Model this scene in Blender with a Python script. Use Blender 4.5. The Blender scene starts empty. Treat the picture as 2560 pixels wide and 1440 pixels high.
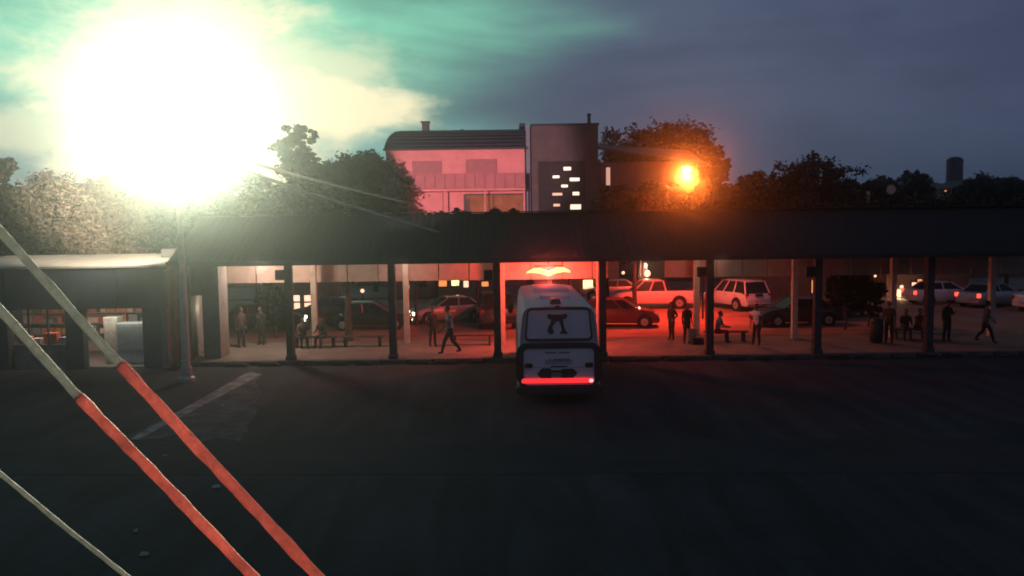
import bpy, bmesh, math, random
from mathutils import Vector, Matrix
from math import radians as R, sin, cos, pi
random.seed(11)
S = bpy.context.scene
COL = S.collection

# ------------------------------------------------------------------ camera
CAMP = Vector((0, 0, 5.4)); F = 2050.0; PITCH = R(4.46); ROLL = R(0.75)
fw = Vector((0, cos(PITCH), -sin(PITCH)))
rt0 = Vector((1, 0, 0)); up0 = rt0.cross(fw)
rt = rt0 * cos(ROLL) - up0 * sin(ROLL); up = up0 * cos(ROLL) + rt0 * sin(ROLL)
cd = bpy.data.cameras.new('camera'); cam = bpy.data.objects.new('camera', cd); COL.objects.link(cam)
cam.matrix_world = Matrix(((rt.x, up.x, -fw.x, CAMP.x), (rt.y, up.y, -fw.y, CAMP.y), (rt.z, up.z, -fw.z, CAMP.z), (0, 0, 0, 1)))
cd.sensor_width = 36; cd.lens = 36 * F / 2560; cd.clip_start = 0.1; cd.clip_end = 3000
S.camera = cam
cd.dof.use_dof = True; cd.dof.focus_distance = 6.0; cd.dof.aperture_fstop = 2.8

def ray(px, py):
    return (fw * F + rt * (px - 1280) - up * (py - 720)).normalized()
def P(px, py, Y):                       # point of the place at depth Y seen at a spot of the photo
    d = ray(px, py); return CAMP + d * (Y / d.y)
def G(px, py, z=0.0):                   # point of the ground
    d = ray(px, py); return CAMP + d * ((z - CAMP.z) / d.z)

# ------------------------------------------------------------------ render, world, sun
S.view_settings.view_transform = 'Standard'; S.view_settings.look = 'None'
S.view_settings.exposure = 0; S.view_settings.gamma = 1; S.view_settings.use_curve_mapping = False
S.render.engine = 'CYCLES'
S.cycles.use_denoising = True; S.cycles.max_bounces = 6; S.cycles.diffuse_bounces = 3
S.cycles.volume_bounces = 1; S.cycles.sample_clamp_indirect = 4; S.cycles.caustics_reflective = False; S.cycles.caustics_refractive = False
S.cycles.transparent_max_bounces = 8
W = bpy.data.worlds.new('World'); S.world = W; W.use_nodes = True
nt = W.node_tree; N = nt.nodes; L = nt.links; N.clear()
def nd(t, **k):
    n = N.new(t)
    for a, b in k.items(): setattr(n, a, b)
    return n
def mth(op, a, b=None, c=None):
    n = nd('ShaderNodeMath', operation=op)
    for i, v in enumerate((a, b, c)):
        if v is None: continue
        if isinstance(v, (int, float)): n.inputs[i].default_value = v
        else: L.new(v, n.inputs[i])
    return n.outputs[0]
def mapr(v, a, b, c=0.0, d=1.0):
    n = nd('ShaderNodeMapRange', interpolation_type='SMOOTHSTEP'); L.new(v, n.inputs['Value'])
    for k, x in (('From Min', a), ('From Max', b), ('To Min', c), ('To Max', d)): n.inputs[k].default_value = x
    return n.outputs[0]
def mixc(f, a, b, bt='MIX'):
    n = nd('ShaderNodeMix', data_type='RGBA', blend_type=bt)
    if isinstance(f, (int, float)): n.inputs[0].default_value = f
    else: L.new(f, n.inputs[0])
    for i, v in ((6, a), (7, b)):
        if isinstance(v, tuple): n.inputs[i].default_value = v + (1,)
        else: L.new(v, n.inputs[i])
    return n.outputs[2]
tc = nd('ShaderNodeTexCoord'); sep = nd('ShaderNodeSeparateXYZ'); L.new(tc.outputs['Generated'], sep.inputs[0])
dx, dy, dz = sep.outputs
az = mth('ARCTAN2', dx, dy)             # 0 ahead, negative to the left
def noise(scale, sx=(1, 1, 1), detail=6, rough=.55, dist=0.0):
    m = nd('ShaderNodeMapping'); m.inputs['Scale'].default_value = sx; L.new(tc.outputs['Generated'], m.inputs[0])
    n = nd('ShaderNodeTexNoise'); n.inputs['Scale'].default_value = scale; n.inputs['Detail'].default_value = detail
    n.inputs['Roughness'].default_value = rough; n.inputs['Distortion'].default_value = dist
    L.new(m.outputs[0], n.inputs['Vector']); return n.outputs[0]
n1 = noise(3.2, (1, 1, 3.2), 6, .5, .3)
n2 = noise(9.0, (1, 1, 2.2), 8, .62, .2)
azn = mth('ADD', az, mth('MULTIPLY', mth('SUBTRACT', n1, .5), .42))
teal = mapr(azn, -.22, .16, 1.0, 0.0)
teal = mth('MULTIPLY', teal, mapr(az, -1.3, -.7, 0.0, 1.0))
low = mapr(dz, .0, .16, 0.0, 1.0)
base = mixc(mapr(az, .12, .80), mixc(low, (.058, .100, .155), (.082, .110, .180)), mixc(low, (.020, .046, .096), (.046, .060, .122)))
tealc = mixc(mapr(dz, .02, .24), (.125, .285, .335), (.25, .74, .50))
sky = mixc(teal, base, tealc)
sky = mixc(mapr(dz, .36, .75), sky, (.022, .028, .058))
sky = mixc(mth('MULTIPLY', mapr(dy, .2, -.3), .75), sky, (.078, .092, .150))
sky = mixc(mapr(n1, .38, .66, 0.0, .45), sky, mixc(1.0, sky, (.62, .60, .68), 'MULTIPLY'))
sky = mixc(mapr(n2, .42, .66, 0.0, .22), sky, mixc(1.0, sky, (.60, .64, .70), 'MULTIPLY'))
n4 = noise(2.2, (1, 1, 9), 7, .6, .4)
sky = mixc(mapr(n4, .40, .68, 0.0, .30), sky, mixc(1.0, sky, (.52, .60, .68), 'MULTIPLY'))
# lamp glare painted into the left of the sky as ragged cream blobs
def blob(px, py, ra, rz, amp):
    d = ray(px, py); a0 = math.atan2(d.x, d.y)
    u = mth('DIVIDE', mth('SUBTRACT', az, a0), ra); v = mth('DIVIDE', mth('SUBTRACT', dz, d.z), rz)
    r = mth('SQRT', mth('ADD', mth('MULTIPLY', u, u), mth('MULTIPLY', v, v)))
    r = mth('ADD', r, mth('MULTIPLY', mth('SUBTRACT', n2, .5), 1.5))
    return mapr(r, 1.05, .45, 0.0, amp)
b1 = blob(465, 310, .185, .21, 1.0)
b2 = blob(760, 268, .17, .045, .95)
b3 = blob(60, 330, .10, .035, .45)
b4 = blob(700, 180, .17, .07, .55)
bl = mth('MAXIMUM', mth('MAXIMUM', b1, b2), mth('MAXIMUM', b3, b4))
sky = mixc(bl, sky, (1.05, .92, .60))
nsky = nd('ShaderNodeTexSky', sky_type='NISHITA'); nsky.sun_disc = False
nsky.sun_elevation = R(1.5); nsky.sun_rotation = R(-24); nsky.air_density = 1.6; nsky.dust_density = 1.0
nmul = mixc(1.0, nsky.outputs[0], (.006, .0062, .007), 'MULTIPLY')
sky = mixc(1.0, sky, nmul, 'ADD')
bg = nd('ShaderNodeBackground'); L.new(sky, bg.inputs[0]); bg.inputs[1].default_value = 1.0
wo = nd('ShaderNodeOutputWorld'); L.new(bg.outputs[0], wo.inputs[0])

sd = bpy.data.lights.new('dusk_sun', 'SUN'); sd.energy = .02; sd.angle = R(8); sd.color = (1, .8, .7)
so = bpy.data.objects.new('dusk_sun', sd); COL.objects.link(so)
so.rotation_euler = Vector((sin(R(-24)) * cos(R(3)), cos(R(-24)) * cos(R(3)), sin(R(3)))).to_track_quat('Z', 'Y').to_euler()

# ------------------------------------------------------------------ helpers
_M = {}
def mat(name, col, rough=.8, var=.25, scale=4.0, bump=.0, metal=0.0, emit=None, es=1.0, col2=None, trans=None, alpha=None, spec=.5, coat=0.0):
    if name in _M: return _M[name]
    m = bpy.data.materials.new(name); _M[name] = m; m.use_nodes = True
    t = m.node_tree; b = t.nodes['Principled BSDF']; out = t.nodes['Material Output']
    tcn = t.nodes.new('ShaderNodeTexCoord')
    nz = t.nodes.new('ShaderNodeTexNoise'); nz.inputs['Scale'].default_value = scale; nz.inputs['Detail'].default_value = 7; nz.inputs['Roughness'].default_value = .62
    t.links.new(tcn.outputs['Object'], nz.inputs['Vector'])
    rp = t.nodes.new('ShaderNodeValToRGB'); rp.color_ramp.elements[0].position = .3; rp.color_ramp.elements[1].position = .72
    c2 = col2 or tuple(c * (1 - var) for c in col)
    rp.color_ramp.elements[0].color = (*c2, 1); rp.color_ramp.elements[1].color = (*[min(1, c * (1 + (0 if col2 else var * .5))) for c in col], 1)
    t.links.new(nz.outputs[0], rp.inputs[0]); t.links.new(rp.outputs[0], b.inputs['Base Color'])
    b.inputs['Roughness'].default_value = rough; b.inputs['Metallic'].default_value = metal
    b.inputs['Specular IOR Level'].default_value = spec; b.inputs['Coat Weight'].default_value = coat
    if bump:
        bp = t.nodes.new('ShaderNodeBump'); bp.inputs['Strength'].default_value = bump; bp.inputs['Distance'].default_value = .03
        n3 = t.nodes.new('ShaderNodeTexNoise'); n3.inputs['Scale'].default_value = scale * 6; n3.inputs['Detail'].default_value = 5
        t.links.new(tcn.outputs['Object'], n3.inputs['Vector']); t.links.new(n3.outputs[0], bp.inputs['Height']); t.links.new(bp.outputs[0], b.inputs['Normal'])
    if emit:
        b.inputs['Emission Color'].default_value = (*emit, 1); b.inputs['Emission Strength'].default_value = es
    if trans:
        ts = t.nodes.new('ShaderNodeBsdfTranslucent'); t.links.new(rp.outputs[0], ts.inputs[0]); mx = t.nodes.new('ShaderNodeMixShader')
        mx.inputs[0].default_value = trans; t.links.new(b.outputs[0], mx.inputs[1]); t.links.new(ts.outputs[0], mx.inputs[2]); t.links.new(mx.outputs[0], out.inputs[0])
    if alpha:
        tr = t.nodes.new('ShaderNodeBsdfTransparent'); mx = t.nodes.new('ShaderNodeMixShader'); mx.inputs[0].default_value = alpha
        t.links.new(b.outputs[0], mx.inputs[1]); t.links.new(tr.outputs[0], mx.inputs[2]); t.links.new(mx.outputs[0], out.inputs[0])
    return m

def tag(o, label=None, cat=None, group=None, kind=None):
    if label: o['label'] = label
    if cat: o['category'] = cat
    if group: o['group'] = group
    if kind: o['kind'] = kind
    return o
def thing(name, label, cat, loc=(0, 0, 0), rz=0.0, group=None):
    o = bpy.data.objects.new(name, None); o.empty_display_size = .2; COL.objects.link(o); o.location = loc; o.rotation_euler = (0, 0, rz)
    return tag(o, label, cat, group)
def copy_tree(o, parent=None):
    c = o.copy(); COL.objects.link(c); c.parent = parent
    for ch in list(o.children): copy_tree(ch, c)
    return c

class MB:
    def __init__(s): s.b = bmesh.new()
    def box(s, cx, cy, cz, sx, sy, sz, rz=0.0, rx=0.0, ry=0.0):
        m = Matrix.Translation((cx, cy, cz)) @ Matrix.Rotation(rz, 4, 'Z') @ Matrix.Rotation(ry, 4, 'Y') @ Matrix.Rotation(rx, 4, 'X') @ Matrix.Diagonal((sx, sy, sz, 1))
        bmesh.ops.create_cube(s.b, size=1, matrix=m); return s
    def b2(s, x0, x1, y0, y1, z0, z1):
        return s.box((x0 + x1) / 2, (y0 + y1) / 2, (z0 + z1) / 2, x1 - x0, y1 - y0, z1 - z0)
    def tube(s, pts, rad, seg=8, cap=True):
        pts = [Vector(p) for p in pts]; rs = rad if isinstance(rad, (list, tuple)) else [rad] * len(pts)
        prev = None; rings = []
        for i, p in enumerate(pts):
            d = (pts[min(i + 1, len(pts) - 1)] - pts[max(i - 1, 0)])
            d = d.normalized() if d.length > 1e-9 else Vector((0, 0, 1))
            if prev is None:
                a = d.orthogonal().normalized()
            else:
                a = (prev - d * prev.dot(d)); a = a.normalized() if a.length > 1e-6 else d.orthogonal().normalized()
            prev = a; c = d.cross(a)
            rings.append([s.b.verts.new(p + (a * cos(2 * pi * k / seg) + c * sin(2 * pi * k / seg)) * rs[i]) for k in range(seg)])
        for r0, r1 in zip(rings, rings[1:]):
            for k in range(seg): s.b.faces.new((r0[k], r0[(k + 1) % seg], r1[(k + 1) % seg], r1[k]))
        if cap:
            s.b.faces.new(rings[0][::-1]); s.b.faces.new(rings[-1])
        return s
    def loft(s, rings, cap=True, closed=True):
        vs = [[s.b.verts.new(p) for p in r] for r in rings]; n = len(rings[0])
        for a, b in zip(vs, vs[1:]):
            for k in range(n if closed else n - 1): s.b.faces.new((a[k], a[(k + 1) % n], b[(k + 1) % n], b[k]))
        if cap:
            s.b.faces.new(vs[0][::-1]); s.b.faces.new(vs[-1])
        return s
    def prism(s, poly, y0, y1):                    # polygon in x,z pushed along y
        return s.loft([[(x, y0, z) for x, z in poly], [(x, y1, z) for x, z in poly]])
    def prismx(s, poly, x0, x1):                   # polygon in y,z pushed along x
        return s.loft([[(x0, y, z) for y, z in poly], [(x1, y, z) for y, z in poly]])
    def prismz(s, poly, z0, z1):
        return s.loft([[(x, y, z0) for x, y in poly], [(x, y, z1) for x, y in poly]])
    def ball(s, c, r, sc=(1, 1, 1), sub=2):
        m = Matrix.Translation(c) @ Matrix.Diagonal((r * sc[0], r * sc[1], r * sc[2], 1))
        bmesh.ops.create_icosphere(s.b, subdivisions=sub, radius=1, matrix=m); return s
    def lathe(s, prof, c=(0, 0, 0), seg=16, axis='Z'):
        rings = []
        for r, h in prof:
            r = max(r, .0005); ring = []
            for k in range(seg):
                u, v = r * cos(2 * pi * k / seg), r * sin(2 * pi * k / seg)
                p = (u, v, h) if axis == 'Z' else ((u, h, v) if axis == 'Y' else (h, u, v))
                ring.append((p[0] + c[0], p[1] + c[1], p[2] + c[2]))
            rings.append(ring)
        return s.loft(rings)
    def quad(s, a, b, c, d):
        s.b.faces.new([s.b.verts.new(p) for p in (a, b, c, d)]); return s
    def build(s, name, m, parent=None, bevel=0.0, smooth=None, seg=2):
        if bevel:
            es = [e for e in s.b.edges if len(e.link_faces) == 2 and e.calc_face_angle(0) > .5]
            bmesh.ops.bevel(s.b, geom=es, offset=bevel, segments=seg, affect='EDGES', profile=.6, clamp_overlap=True)
        bmesh.ops.recalc_face_normals(s.b, faces=s.b.faces)
        me = bpy.data.meshes.new(name); s.b.to_mesh(me); s.b.free()
        me.materials.append(m)
        if smooth is not None:
            me.shade_smooth(); me.set_sharp_from_angle(angle=R(smooth))
        o = bpy.data.objects.new(name, me); COL.objects.link(o)
        if parent: o.parent = parent
        return o
def struct(name, mb, m, label=None, **k):
    o = mb.build(name, m, **k); o['kind'] = 'structure'
    if label: o['label'] = label
    return o

def spot(name, loc, target, energy, col, size, blend=.4, rad=.1, parent=None):
    l = bpy.data.lights.new(name, 'SPOT'); l.energy = energy; l.color = col; l.spot_size = R(size); l.spot_blend = blend; l.shadow_soft_size = rad
    o = bpy.data.objects.new(name, l); COL.objects.link(o); o.location = loc
    o.rotation_euler = (Vector(target) - Vector(loc)).to_track_quat('-Z', 'Y').to_euler(); return o
def point(name, loc, energy, col, rad=.1):
    l = bpy.data.lights.new(name, 'POINT'); l.energy = energy; l.color = col; l.shadow_soft_size = rad
    o = bpy.data.objects.new(name, l); COL.objects.link(o); o.location = loc; return o
def area(name, loc, target, energy, col, sx, sy):
    l = bpy.data.lights.new(name, 'AREA'); l.shape = 'RECTANGLE'; l.size = sx; l.size_y = sy; l.energy = energy; l.color = col
    o = bpy.data.objects.new(name, l); COL.objects.link(o); o.location = loc
    o.rotation_euler = (Vector(target) - Vector(loc)).to_track_quat('-Z', 'Y').to_euler(); return o

# ------------------------------------------------------------------ materials
ASPH = mat('yard_asphalt', (.030, .030, .040), .92, .5, .35, .5, col2=(.013, .013, .018))
SOIL = mat('dusty_road', (.30, .17, .12), .95, .4, .5, .4)
PAVE = mat('platform_concrete', (.21, .175, .155), .9, .35, .8, .3)
KERB = mat('kerb_concrete', (.10, .09, .085), .9, .6, 3, .4)
RUB = mat('black_rubber', (.012, .012, .013), .8, .3, 5)
POST = mat('post_paint', (.05, .048, .05), .75, .4, 3, .2)
POSTL = mat('post_cream_paint', (.55, .47, .38), .75, .25, 3, .2)
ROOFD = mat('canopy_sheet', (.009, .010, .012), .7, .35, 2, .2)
BOARD = mat('fascia_board', (.48, .36, .31), .8, .25, 1.3, .1)
SOFF = mat('soffit_board', (.35, .24, .20), .85, .25, 1.3, .1)
DARK = mat('dark_metal', (.02, .02, .022), .6, .3, 5)
STEEL = mat('galvanised_steel', (.42, .42, .40), .5, .2, 6, metal=.6)
GLASS = mat('dark_glass', (.012, .013, .016), .38, .1, 3, spec=.25)
BARK = mat('tree_bark', (.07, .05, .04), .95, .5, 9, .6)
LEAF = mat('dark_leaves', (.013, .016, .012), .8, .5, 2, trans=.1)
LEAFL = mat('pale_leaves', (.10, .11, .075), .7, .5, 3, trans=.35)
RED = (.62, .09, .05)

# ------------------------------------------------------------------ setting
g = MB(); g.b2(-900, 900, -300, 1500, -.5, 0); struct('ground', g, ASPH, 'dark worn asphalt of the bus yard')
_t = ASPH.node_tree; _b = _t.nodes['Principled BSDF']; _src = _b.inputs['Base Color'].links[0].from_socket
_tc = _t.nodes.new('ShaderNodeTexCoord'); _mp = _t.nodes.new('ShaderNodeMapping'); _mp.inputs['Scale'].default_value = (.9, .12, 1); _mp.inputs['Rotation'].default_value = (0, 0, .25); _t.links.new(_tc.outputs['Object'], _mp.inputs[0])
_n = _t.nodes.new('ShaderNodeTexNoise'); _n.inputs['Scale'].default_value = 1.3; _n.inputs['Detail'].default_value = 6; _n.inputs['Distortion'].default_value = .6; _t.links.new(_mp.outputs[0], _n.inputs[0])
_v = _t.nodes.new('ShaderNodeTexVoronoi'); _v.feature = 'DISTANCE_TO_EDGE'; _v.inputs['Scale'].default_value = .28; _t.links.new(_tc.outputs['Object'], _v.inputs[0])
_r1 = _t.nodes.new('ShaderNodeMapRange'); _r1.inputs[1].default_value = .35; _r1.inputs[2].default_value = .7; _r1.inputs[3].default_value = .6; _r1.inputs[4].default_value = 1.9; _t.links.new(_n.outputs[0], _r1.inputs[0])
_r2 = _t.nodes.new('ShaderNodeMapRange'); _r2.inputs[1].default_value = .004; _r2.inputs[2].default_value = .012; _r2.inputs[3].default_value = .8; _r2.inputs[4].default_value = 1.0; _t.links.new(_v.outputs[0], _r2.inputs[0])
_m = _t.nodes.new('ShaderNodeMath'); _m.operation = 'MULTIPLY'; _t.links.new(_r1.outputs[0], _m.inputs[0]); _t.links.new(_r2.outputs[0], _m.inputs[1])
_x = _t.nodes.new('ShaderNodeVectorMath'); _x.operation = 'SCALE'; _t.links.new(_src, _x.inputs[0]); _t.links.new(_m.outputs[0], _x.inputs['Scale']); _t.links.new(_x.outputs[0], _b.inputs['Base Color'])
# second tarmac sheet: slightly lighter worn strip across the yard
def sheet(name, pts, z, m, label, kind='structure'):
    mb = MB(); mb.prismz([(p[0], p[1]) for p in pts], z - .003, z); o = struct(name, mb, m, label); return o
WORN = mat('worn_tarmac', (.036, .036, .045), .92, .6, .6, .5, col2=(.014, .014, .018))
PALE = mat('light_edge_tone', (.60, .55, .5), .9, .75, 2.2, .3, col2=(.06, .06, .06))
PALE2 = mat('light_wedge_tone', (.15, .14, .14), .92, .7, 1.6, .4, col2=(.018, .018, .022))
sheet('worn_yard_strip', [G(-700, 1110), G(3300, 1090), G(3300, 1180), G(-700, 1190)], .006, WORN, 'slightly paler worn strip across the yard')
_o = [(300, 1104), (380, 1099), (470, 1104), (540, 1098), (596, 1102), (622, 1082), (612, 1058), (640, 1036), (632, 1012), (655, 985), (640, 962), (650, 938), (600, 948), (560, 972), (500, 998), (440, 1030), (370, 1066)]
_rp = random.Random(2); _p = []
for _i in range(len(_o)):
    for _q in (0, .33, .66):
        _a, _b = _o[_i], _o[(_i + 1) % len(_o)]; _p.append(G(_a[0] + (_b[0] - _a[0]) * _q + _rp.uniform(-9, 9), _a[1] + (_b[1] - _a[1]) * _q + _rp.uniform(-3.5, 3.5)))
sheet('painted_light_wedge', _p, .010, PALE2, 'wedge of light painted pale on the left of the yard')  # pool of light on the asphalt, painted as a paler sheet
sheet('painted_light_edge', [G(322, 1100), G(345, 1100), G(655, 936), G(622, 930)], .014, PALE, 'bright edge painted along the pale wedge of light')  # bright border of that light, put into the colour
# road behind the platform
YB = 37.2
g = MB(); g.b2(-120, 120, YB + .4, 68, -.002, .012); struct('road', g, SOIL, 'dusty reddish road and forecourt behind the platform')
g = MB(); g.b2(-120, 120, 60, 72, .0, .14); struct('far_pavement', g, PAVE, 'pavement on the far side of the road')
# platform slab with kerb stones
PX0, PX1 = -13.2, 22.8; YF = 31.75
g = MB(); g.b2(PX0, PX1, YF + .3, YB, .0, .16); plat = struct('platform', g, PAVE, 'raised concrete bus platform under the canopy')
x = PX0; k = 0; kst = []
for k in range(36):
    w = 1.0; mb = MB(); mb.box(0, 0, 0, w - .03, .30, .165)
    if k < 3: kst.append(mb.build('kerb_stone', KERB, None, .02))
    o = kst[k] if k < 3 else bpy.data.objects.new('kerb_stone', kst[k % 3].data)
    if k >= 3: COL.objects.link(o)
    o.parent = plat; o.location = (PX0 + w * (k + .5), YF + .148 + random.uniform(-.012, .012), .083 + random.uniform(-.01, .006)); o.rotation_euler = (0, 0, random.uniform(-.01, .01))
# far kerb of platform
g = MB(); g.b2(PX0, PX1, YB + .003, YB + .25, 0, .15); g.build('rear_kerb', KERB, plat, .02)
# rubber wheel stops along the kerb foot
ws = None
for i, px in enumerate((600, 680, 850, 910, 1050, 1110, 1190, 1560, 1620, 1700, 1860, 1930, 2000, 2130, 2200, 2380, 2450)):
    p = G(px, 912)
    mb = MB(); wl = random.uniform(.5, 1.0)
    mb.loft([[(-wl / 2, -.10, .0), (-wl / 2, .10, 0), (-wl / 2, .07, .05), (-wl / 2, -.05, .05)], [(-wl * .3, -.12, 0), (-wl * .3, .12, 0), (-wl * .3, .09, .13), (-wl * .3, -.07, .13)],
             [(wl * .32, -.12, 0), (wl * .32, .12, 0), (wl * .32, .09, .12), (wl * .32, -.07, .12)], [(wl / 2, -.10, 0), (wl / 2, .10, 0), (wl / 2, .06, .04), (wl / 2, -.04, .04)]])
    o = mb.build('wheel_stop', RUB, None, 0, 40); o.location = (p.x, YF - .14, .002)
    WSL = ['first from the kiosk', 'just left of the first post', 'just right of the first post', 'left of the post past the black saloon', 'just right of that same second post', 'midway before the bus', 'nearest the bus on its left',
           'nearest the bus on its right', 'under the standing person', 'just left of the post before the off-roader', 'just right of the post before the off-roader', 'under the person in white', 'just left of the post by the green saloon', 'just right of the post by the green saloon', 'below the litter bin', 'below the person with the phone', 'farthest to the right']
    tag(o, 'low black rubber wheel stop, ' + WSL[i], 'wheel stop', 'wheel stops along the kerb')

# ------------------------------------------------------------------ canopy
FRONT = [462, 722, 980, 1243, 1507, 1776, 2046, 2326, 2606]
BACK = [560, 786, 1016, 1256, 1498, 1741, 1986, 2232, 2478]
YR = 36.2
can = thing('platform_canopy', 'long dark pitched canopy on square posts over the bus platform', 'canopy', (0, 0, 0))
XS = [P(px, 780, 32).x for px in FRONT]; XB = [P(px, 770, YR).x for px in BACK]
for i, x in enumerate(XS):
    mb = MB(); mb.b2(x - .14, x + .14, 31.98, 32.28, .16, 3.98); mb.build('front_post', POST, can, .02)
    mb = MB(); mb.b2(x - .18, x + .18, 31.94, 32.32, .161, .34); mb.build('post_plinth', POST, can, .03)
for i, x in enumerate(XB):
    mb = MB(); mb.b2(x - .12, x + .12, YR - .12, YR + .12, .16, 3.96); mb.build('rear_post', POSTL, can, .015)
CX0, CX1 = XS[0] - .35, 24.0
# beams
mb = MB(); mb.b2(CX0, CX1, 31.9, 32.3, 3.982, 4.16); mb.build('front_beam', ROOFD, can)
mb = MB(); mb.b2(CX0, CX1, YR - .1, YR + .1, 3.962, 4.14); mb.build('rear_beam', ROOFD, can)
# roof sheets: front slope and rear slope, each sheet a part
ZE, ZR, YE, YM, YQ = 4.06, 5.86, 31.3, 35.0, 38.4
n = 34; w = (CX1 - CX0) / n; me_f = me_r = None
for k in range(n):
    xc = CX0 + w * (k + .5)
    for nm, (ya, za, yb, zb) in (('front', (YE, ZE, YM, ZR)), ('rear', (YM + .02, ZR, YQ, ZE + .05))):
        me = me_f if nm == 'front' else me_r
        if me is None:
            mb = MB(); pr = []
            for j in range(9):
                u = -w / 2 + w * j / 8; h = .016 if j % 2 else 0.0
                pr.append((u, h))
            top = [(u, h) for u, h in pr]; bot = [(u, h - .03) for u, h in reversed(pr)]
            mb.loft([[(u, ya, za + h) for u, h in top + bot], [(u, yb, zb + h) for u, h in top + bot]])
            o = mb.build('roof_sheet', ROOFD, can); me = o.data
            if nm == 'front': me_f = me
            else: me_r = me
        else:
            o = bpy.data.objects.new('roof_sheet', me); COL.objects.link(o); o.parent = can
        o.location = (xc, 0, random.uniform(-.012, .012))
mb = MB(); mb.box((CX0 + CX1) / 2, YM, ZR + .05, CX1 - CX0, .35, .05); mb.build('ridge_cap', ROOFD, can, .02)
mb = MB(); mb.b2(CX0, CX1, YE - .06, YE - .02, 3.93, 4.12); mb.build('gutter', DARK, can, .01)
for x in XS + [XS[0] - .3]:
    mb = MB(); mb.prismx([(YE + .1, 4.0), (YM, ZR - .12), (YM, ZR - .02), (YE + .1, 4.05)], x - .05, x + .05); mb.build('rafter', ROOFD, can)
# soffit boards under the rear half, and the rear hanging boards
zb = P(1280, 699, YR + .5).z
def board(px0, px1, m=BOARD, lab=None, zbot=None, top=None):
    a, b = P(px0, 680, YR + .5).x, P(px1, 680, YR + .5).x
    mb = MB(); mb.b2(a + .012, b - .012, YR + .46, YR + .52, zbot or zb, top or 4.3)
    o = mb.build('fascia_board', m, can, .008)
    if lab: o['label'] = lab
for a, b in ((566, 640), (641, 716), (717, 790), (791, 868), (869, 945), (946, 1020), (1021, 1096), (1097, 1172), (1173, 1248), (1249, 1326), (1327, 1405), (1406, 1480), (1481, 1548),
             (1661, 1735), (1736, 1790), (1791, 1855), (1856, 1918), (1919, 1985), (1986, 2050), (2051, 2125), (2126, 2200), (2201, 2275), (2276, 2350), (2351, 2425), (2426, 2500), (2501, 2570)):
    board(a, b)
mb = MB(); mb.b2(CX0 + .2, XB[4], 33.6, YR - .12, 4.17, 4.20); mb.build('soffit', SOFF, can)
# speaker / bay sign boxes on the posts
bx0 = None
for i, px in ((1, 703), (3, 1222), (5, 1756), (6, 2028)):
    x = XS[i] - .33; z = P(px, 688 if i < 5 else 680, 32).z
    lab = {1: 'dark bay sign box on the post nearest the kiosk', 3: 'dark bay sign box on the post left of the bus', 5: 'dark bay sign box on the post in front of the white off-roader', 6: 'dark bay sign box on the post by the green saloon'}[i]
    t = thing('bay_sign', lab, 'sign', (x, 32.1, z), 0, 'bay sign boxes on the posts')
    mb = MB(); mb.box(0, 0, 0, .34, .22, .40); mb.build('case', DARK, t, .03)
    mb = MB(); mb.box(0, -.113, 0, .27, .006, .32); mb.build('face', RUB, t)
    mb = MB(); mb.box(.17, .02, .10, .05, .05, .05); mb.build('bracket', DARK, t)

# lamps of the place, with assumed and added lights ----------------------------------------------------------
# red-orange winged lamp over the front of the bus
LP = P(1371, 681, 34.4)
t = thing('canopy_lamp', 'glowing yellow lamp with two drooping wings under the canopy above the bus', 'lamp', LP)
EMY = mat('lamp_tube_glow', (1, .9, .5), .5, emit=(1.0, .60, .20), es=2.2)
mb = MB(); mb.loft([[(-.92, -.06, -.02), (-.92, .06, -.02), (-.92, .06, .02), (-.92, -.06, .02)], [(-.62, -.1, .0), (-.62, .1, .0), (-.62, .1, .17), (-.62, -.1, .17)],
                    [(-.35, -.1, -.04), (-.35, .1, -.04), (-.35, .1, .18), (-.35, -.1, .18)], [(.0, -.1, -.15), (0, .1, -.15), (0, .1, .04), (0, -.1, .04)]]); mb.build('glowing_tube', EMY, t, 0, 50)
mb = MB(); mb.loft([[(.005, -.1, -.15), (.005, .1, -.15), (.005, .1, .04), (.005, -.1, .04)], [(.35, -.1, -.02), (.35, .1, -.02), (.35, .1, .2), (.35, -.1, .2)],
                    [(.65, -.1, .02), (.65, .1, .02), (.65, .1, .2), (.65, -.1, .2)], [(.92, -.06, -.01), (.92, .06, -.01), (.92, .06, .05), (.92, -.06, .05)]]); mb.build('glowing_tube', EMY, t, 0, 50)
mb = MB(); mb.box(0, .0, .28, 1.2, .16, .04); mb.tube([(0, 0, .26), (0, 0, .75)], .02); mb.tube([(-.5, 0, .18), (-.5, 0, .3)], .012); mb.tube([(.5, 0, .18), (.5, 0, .3)], .012); mb.build('bracket', DARK, t)
point('canopy_lamp_light', LP + Vector((0, .40, -.02)), 1250, (1, .085, .06), .25)
# unseen ceiling tubes, assumed from the lit boards and added under the canopy
for px, e, lab in ((650, 360, 'assumed pale ceiling tube lamp under the canopy beside the kiosk'), (1010, 75, 'assumed pale ceiling tube lamp under the canopy over the walking person'),
                   (1800, 26, 'assumed dim ceiling tube lamp under the canopy right of the bus')):
    p = P(px, 640, 34.6); p.z = 4.12
    t = thing('assumed_tube_lamp', lab, 'lamp', p)
    mb = MB(); mb.box(0, 0, .03, 1.25, .14, .05); mb.build('housing', STEEL, t)
    mb = MB(); mb.tube([(-.58, 0, -.02), (.58, 0, -.02)], .022); mb.build('tube', mat('assumed_tube_glow', (1, 1, 1), emit=(1, .8, .6), es=3), t)
    point('assumed_tube_light', p + Vector((0, 0, -.22)), e, (1, .76, .60), .3)

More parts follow.
